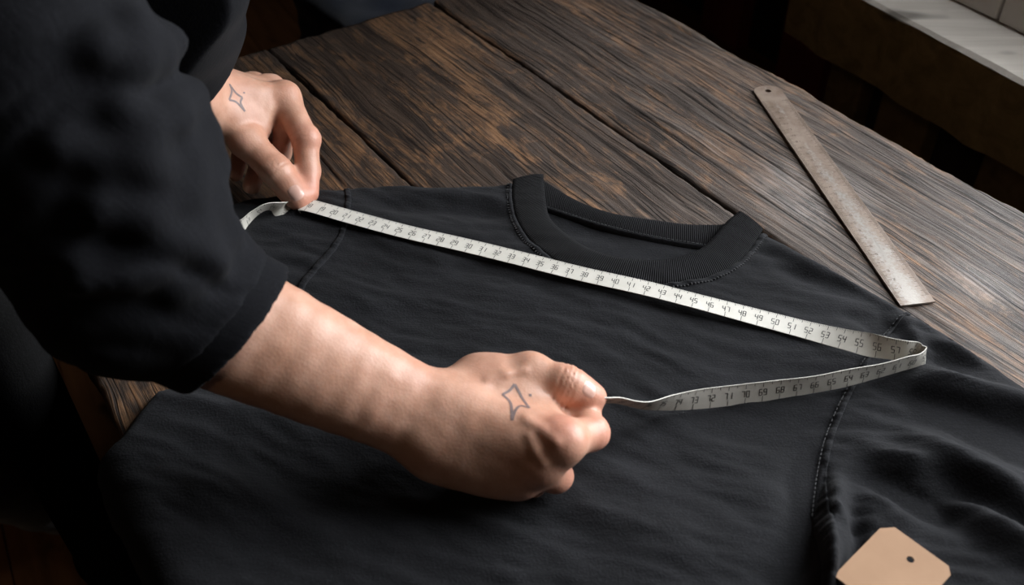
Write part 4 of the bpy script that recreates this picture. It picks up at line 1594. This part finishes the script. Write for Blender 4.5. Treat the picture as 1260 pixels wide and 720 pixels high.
def tattoo(bvh, lines, wd):
    bm = bmesh.new()
    for ln in lines:
        c = catmull(np.array(ln, float), 16 * (len(ln) - 1) + 1)
        pv = []
        for u, v in c:
            p, n = hit(bvh, u, v)
            if p is not None: pv.append((p, n))
        prev = None
        for i in range(len(pv)):
            p, n = pv[i]
            t = pv[min(i + 1, len(pv) - 1)][0] - pv[max(i - 1, 0)][0]
            if t.length < 1e-6: continue
            s_ = t.cross(n).normalized() * wd / 2
            a = bm.verts.new(p + s_ + n * 0.00018); b = bm.verts.new(p - s_ + n * 0.00018)
            if prev: bm.faces.new((prev[0], a, b, prev[1]))
            prev = (a, b)
    me = bpy.data.meshes.new('tattoo'); bm.to_mesh(me); bm.free()
    into(link('tattoo', me, M_ink, person, smooth=True, label='four pointed star outline tattoo'), person)


def c2(l): return [(500 + x / 3.13, 400 + y / 3.13) for x, y in l]
def c1(l): return [(200 + x / 2.77, 40 + y / 2.77) for x, y in l]
tattoo(bvhR, [c2([(417, 228), (398, 252), (370, 268)]), c2([(370, 268), (396, 292), (405, 318), (407, 368)]), c2([(407, 368), (420, 330), (440, 312), (474, 320)]), c2([(474, 320), (448, 285), (434, 258), (417, 228)]), c2([(477, 266), (478, 275)])], 0.0016)
tattoo(bvhL, [c1([(228, 176), (236, 200), (227, 230)]), c1([(227, 230), (252, 238), (281, 269)]), c1([(281, 269), (266, 240), (272, 222)]), c1([(272, 222), (250, 206), (228, 176)]), c1([(277, 203), (279, 208)])], 0.0017)

# ---- clothing
# right sleeve, pushed up to the middle of the forearm
CUF = WR + fdir * 0.134                               # cuff edge on the forearm axis
CUFn = -fdir + np.array([0.0, 0.0, -0.42]); CUFn /= np.linalg.norm(CUFn)
slo = np.array([-0.46, 0.28, T + 0.03]); shi = np.array([-0.08, 0.62, T + 0.47])
S = Field(slo, shi, 0.0028)
EL2 = EL + np.array([0, 0, 0.01])
S.cap(SR + np.array([0.0, 0.0, -0.02]), EL2, 0.076, 0.060, 0.02)
S.cap(EL2, CUF - fdir * 0.02, 0.055, 0.0405, 0.012)


def march(fd, u, v):
    d = ray(u, v); p = np.array([0, 0, T + CAMZ])
    t = 0.15
    while t < 1.2:
        q = p + d * t
        if np.all(q > fd.lo) and np.all(q < fd.lo + (fd.n - 1) * fd.h) and fd.val(q) < 0: return q
        t += 0.002
    return None


base = S.like(); base.F = S.F.copy()
sl_folds = [
    ([(150, 135), (172, 152), (205, 146), (232, 118)], 0.0105), ([(120, 60), (160, 70), (205, 50), (225, 20)], 0.0110),
    ([(158, 190), (185, 214), (225, 200), (246, 165)], 0.0115), ([(120, 250), (175, 262), (225, 240), (258, 205)], 0.0115),
    ([(200, 300), (238, 282), (262, 250)], 0.0105), ([(215, 355), (255, 320), (280, 285)], 0.0085), ([(100, 330), (160, 330), (215, 300)], 0.0105),
    ([(160, 30), (190, 60), (222, 75)], 0.0085), ([(70, 180), (120, 190), (160, 170)], 0.0070)]
for ln, r in sl_folds:
    q = [march(base, u, v) for u, v in ln]
    q = [x for x in q if x is not None]
    for a, b in zip(q, q[1:]):
        S.cap(a, b, r, r, 0.010)


def sleeve_wr(p):
    ax = (EL - SR) / np.linalg.norm(EL - SR)
    s = (p - EL) @ ax
    sf = -(p - EL) @ fdir
    n1 = noise(s * 55 + 3 * noise(p[:, 0] * 12, p[:, 1] * 12, p[:, 2] * 12, seed=5), p[:, 0] * 14, p[:, 1] * 14, seed=41)
    fadecuff = sstep(0.02, 0.06, np.linalg.norm(p - CUF, axis=1))
    return (0.0045 * (1 - np.abs(n1)) - 0.0022 + 0.0008 * noise(p[:, 0] * 60, p[:, 1] * 60, p[:, 2] * 60, seed=43)) * fadecuff


S.displace(sleeve_wr, 0.02)
S.cut(CUF + fdir * 0.013, CUFn)
S.cap(CUF - fdir * 0.06, CUF + fdir * 0.035, 0.0385, 0.0385, 0.003, sub=True)
VS, FS = S.mesh(); VS = relax(VS, FS, 1)
into(link('shirt_sleeve', npmesh('shirt_sleeve', VS, FS), M_shirt, person, smooth=True), person)
# turned cuff band
Cf = Field(CUF - 0.075, CUF + 0.075, 0.0022)
Cf.cap(CUF - fdir * 0.03, CUF + fdir * 0.055, 0.0440, 0.0460, 0.002)
Cf.cut(CUF - fdir * 0.0015, CUFn)
Cf.cut(CUF + fdir * 0.032, -CUFn)
Cf.cap(CUF - fdir * 0.06, CUF + fdir * 0.06, 0.0395, 0.0405, 0.002, sub=True)
VC, FC = Cf.mesh(); VC = relax(VC, FC, 4)
into(link('cuff', npmesh('cuff', VC, FC), M_shirt, person, smooth=True), person)

# left sleeve
CUL = WL + ldir * 0.030
llo = np.array([-0.60, 0.60, T + 0.03]); lhi = np.array([-0.10, 1.22, T + 0.54])
Sl = Field(llo, lhi, 0.004)
Sl.cap(SL, ELl, 0.080, 0.066, 0.03); Sl.cap(ELl, WL, 0.062, 0.034, 0.03)
Sl.cap(ELl + np.array([0.02, 0.02, 0.0]), WL + np.array([0.014, 0.03, 0.012]), 0.050, 0.010, 0.03)
Sl.displace(lambda p: 0.0035 * noise(p[:, 0] * 30, p[:, 1] * 20, p[:, 2] * 40, seed=51), 0.02)
Sl.cut(CUL, -ldir + np.array([0.35, 0.0, 0.1]))
Sl.cap(CUL - ldir * 0.05, CUL + ldir * 0.03, 0.030, 0.030, 0.003, sub=True)
V_, F_ = Sl.mesh(); V_ = relax(V_, F_, 1)
into(link('shirt_sleeve', npmesh('shirt_sleeve', V_, F_), M_shirt, person, smooth=True), person)

# shirt body
tf = body_field(np.array([-1.0, 0.05, T - 0.14]), np.array([0.05, 1.05, T + 0.62]), 0.009, 0.018)
tf.cap(SR, SR + (EL - SR) * 0.35, 0.074, 0.074, 0.03); tf.cap(SL, SL + (ELl - SL) * 0.35, 0.076, 0.076, 0.03)
tf.displace(lambda p: 0.008 * noise(p[:, 0] * 16, p[:, 1] * 16, p[:, 2] * 9, seed=61), 0.03)
tf.cap(NK + np.array([0, 0, 0.035]), NK + np.array([0, 0, 0.1]) + B * 0.03, 0.066, 0.070, 0.01, sub=True)
V_, F_ = tf.mesh(); V_ = relax(V_, F_, 2)
into(link('shirt_body', npmesh('shirt_body', V_, F_), M_shirt, person, smooth=True), person)
# jeans
jf = Field(np.array([-1.05, 0.15, 0.05]), np.array([-0.2, 1.3, T + 0.10]), 0.009)
jf.cap(HR, HL, 0.120, 0.120, 0.05)
for h_, k_, a_ in ((HR, KR, AR), (HL, KL, AL)):
    jf.cap(h_, k_, 0.102, 0.076, 0.03); jf.cap(k_, a_, 0.074, 0.062, 0.02)
jf.displace(lambda p: 0.006 * noise(p[:, 0] * 14, p[:, 1] * 14, p[:, 2] * 30, seed=71), 0.03)
V_, F_ = jf.mesh(); V_ = relax(V_, F_, 2)
into(link('jeans', npmesh('jeans', V_, F_), M_denim, person, smooth=True), person)
# black sheet added to fill the shaded gap between the thighs and table edge
af = Field(np.array([-0.95, 0.28, 0.12]), np.array([-0.16, 1.20, T + 0.09]), 0.006)
for i_, a_ in enumerate(np.linspace(0.60, 1.10, 14)):
    w_ = 0.006 * math.sin(i_ * 2.1)
    af.cap(W(a_, -0.012, 0.05), W(a_ + 0.02, -0.004 + w_, -0.35), 0.028, 0.022, 0.02)
    af.cap(W(a_ + 0.02, -0.008 + w_, -0.35), W(a_ + 0.05, -0.012 + 1.6 * w_, -0.62), 0.019, 0.021, 0.02)
V_, F_ = af.mesh(); V_ = relax(V_, F_, 2)
into(link('shade_sheet', npmesh('shade_sheet', V_, F_), M_shade_sheet, person, smooth=True), person)
# hair
hh = Field(HD - 0.16, HD + 0.16, 0.006)
hh.ell(HD - fwd * 0.012 + hup * 0.012, (0.088, 0.104, 0.112), (A, fwd, hup), 0.02)
hh.cut(HD + fwd * 0.055 + hup * 0.03, fwd * 0.9 - hup * 0.45)
hh.cut(HD - hup * 0.05, -hup - fwd * 0.2)
hh.displace(lambda p: 0.004 * noise(p[:, 0] * 60, p[:, 1] * 60, p[:, 2] * 25, seed=81), 0.02)
V_, F_ = hh.mesh()
into(link('hair', npmesh('hair', V_, F_), M_hair, person, smooth=True), person)
# shoes
for a_, dirn in ((AR, B), (AL, B * 0.6 - A * 0.8)):
    sf = Field(a_ + np.array([-0.26, -0.26, -0.08]), np.array([a_[0] + 0.26, a_[1] + 0.26, 0.14]), 0.006)
    g = np.array([a_[0], a_[1], 0.045])
    dn = dirn / np.linalg.norm(dirn)
    sf.cap(g - dn * 0.04, g + dn * 0.13, 0.043, 0.047, 0.02); sf.cap(g, g + np.array([0, 0, 0.06]), 0.046, 0.050, 0.02)
    sf.cut(np.array([0, 0, 0.0015]), (0, 0, -1))
    V_, F_ = sf.mesh()
    into(link('shoe', npmesh('shoe', V_, F_), M_shoe, person, smooth=True), person)
# ------------------------------------------------------------------ dark blue cloth on a stool beyond the table's end
sp = W(1.12, 0.60, 0)
stool = empty('stool', (float(sp[0]), float(sp[1]), 0), ROT, label='low wooden stool beyond the far end of the table under the navy cloth', cat='stool')
lathe('seat', [(0.14, 0.60), (0.155, 0.605), (0.155, 0.63), (0.14, 0.635)], M_leg, stool)
for sx in (-1, 1):
    for sy in (-1, 1):
        bm = bmesh.new()
        box_bm(bm, (-0.016, -0.016, 0.0), (0.016, 0.016, 0.599), (np.array([sx * 0.10, sy * 0.10, 0.0]), np.array([1., 0, 0]), np.array([0, 1., 0]), np.array([0, 0, 1.0])), 0.003)
        bm_obj('leg', bm, M_leg, stool)
cf = Field(np.array([-0.22, -0.22, 0.62]), np.array([0.22, 0.22, 0.83]), 0.005)
for k_, (z_, r_) in enumerate(((0.666, 0.024), (0.705, 0.024), (0.748, 0.024))):
    for yy in np.linspace(-0.09, 0.09, 7):
        cf.cap((-0.12, yy, z_), (0.12 + 0.01 * math.sin(yy * 40 + k_), yy, z_), r_, r_, 0.02)
cf.displace(lambda p: 0.004 * noise(p[:, 0] * 22, p[:, 1] * 22, p[:, 2] * 30, seed=91), 0.02)
V_, F_ = cf.mesh()
o = link('folded_cloth', npmesh('folded_cloth', V_, F_), M_navy, None, smooth=True, label='folded navy blue cloth beyond the far end of the table', cat='cloth')
o.location = (float(sp[0]), float(sp[1]), 0.0); o.rotation_euler = (0, 0, ROT)
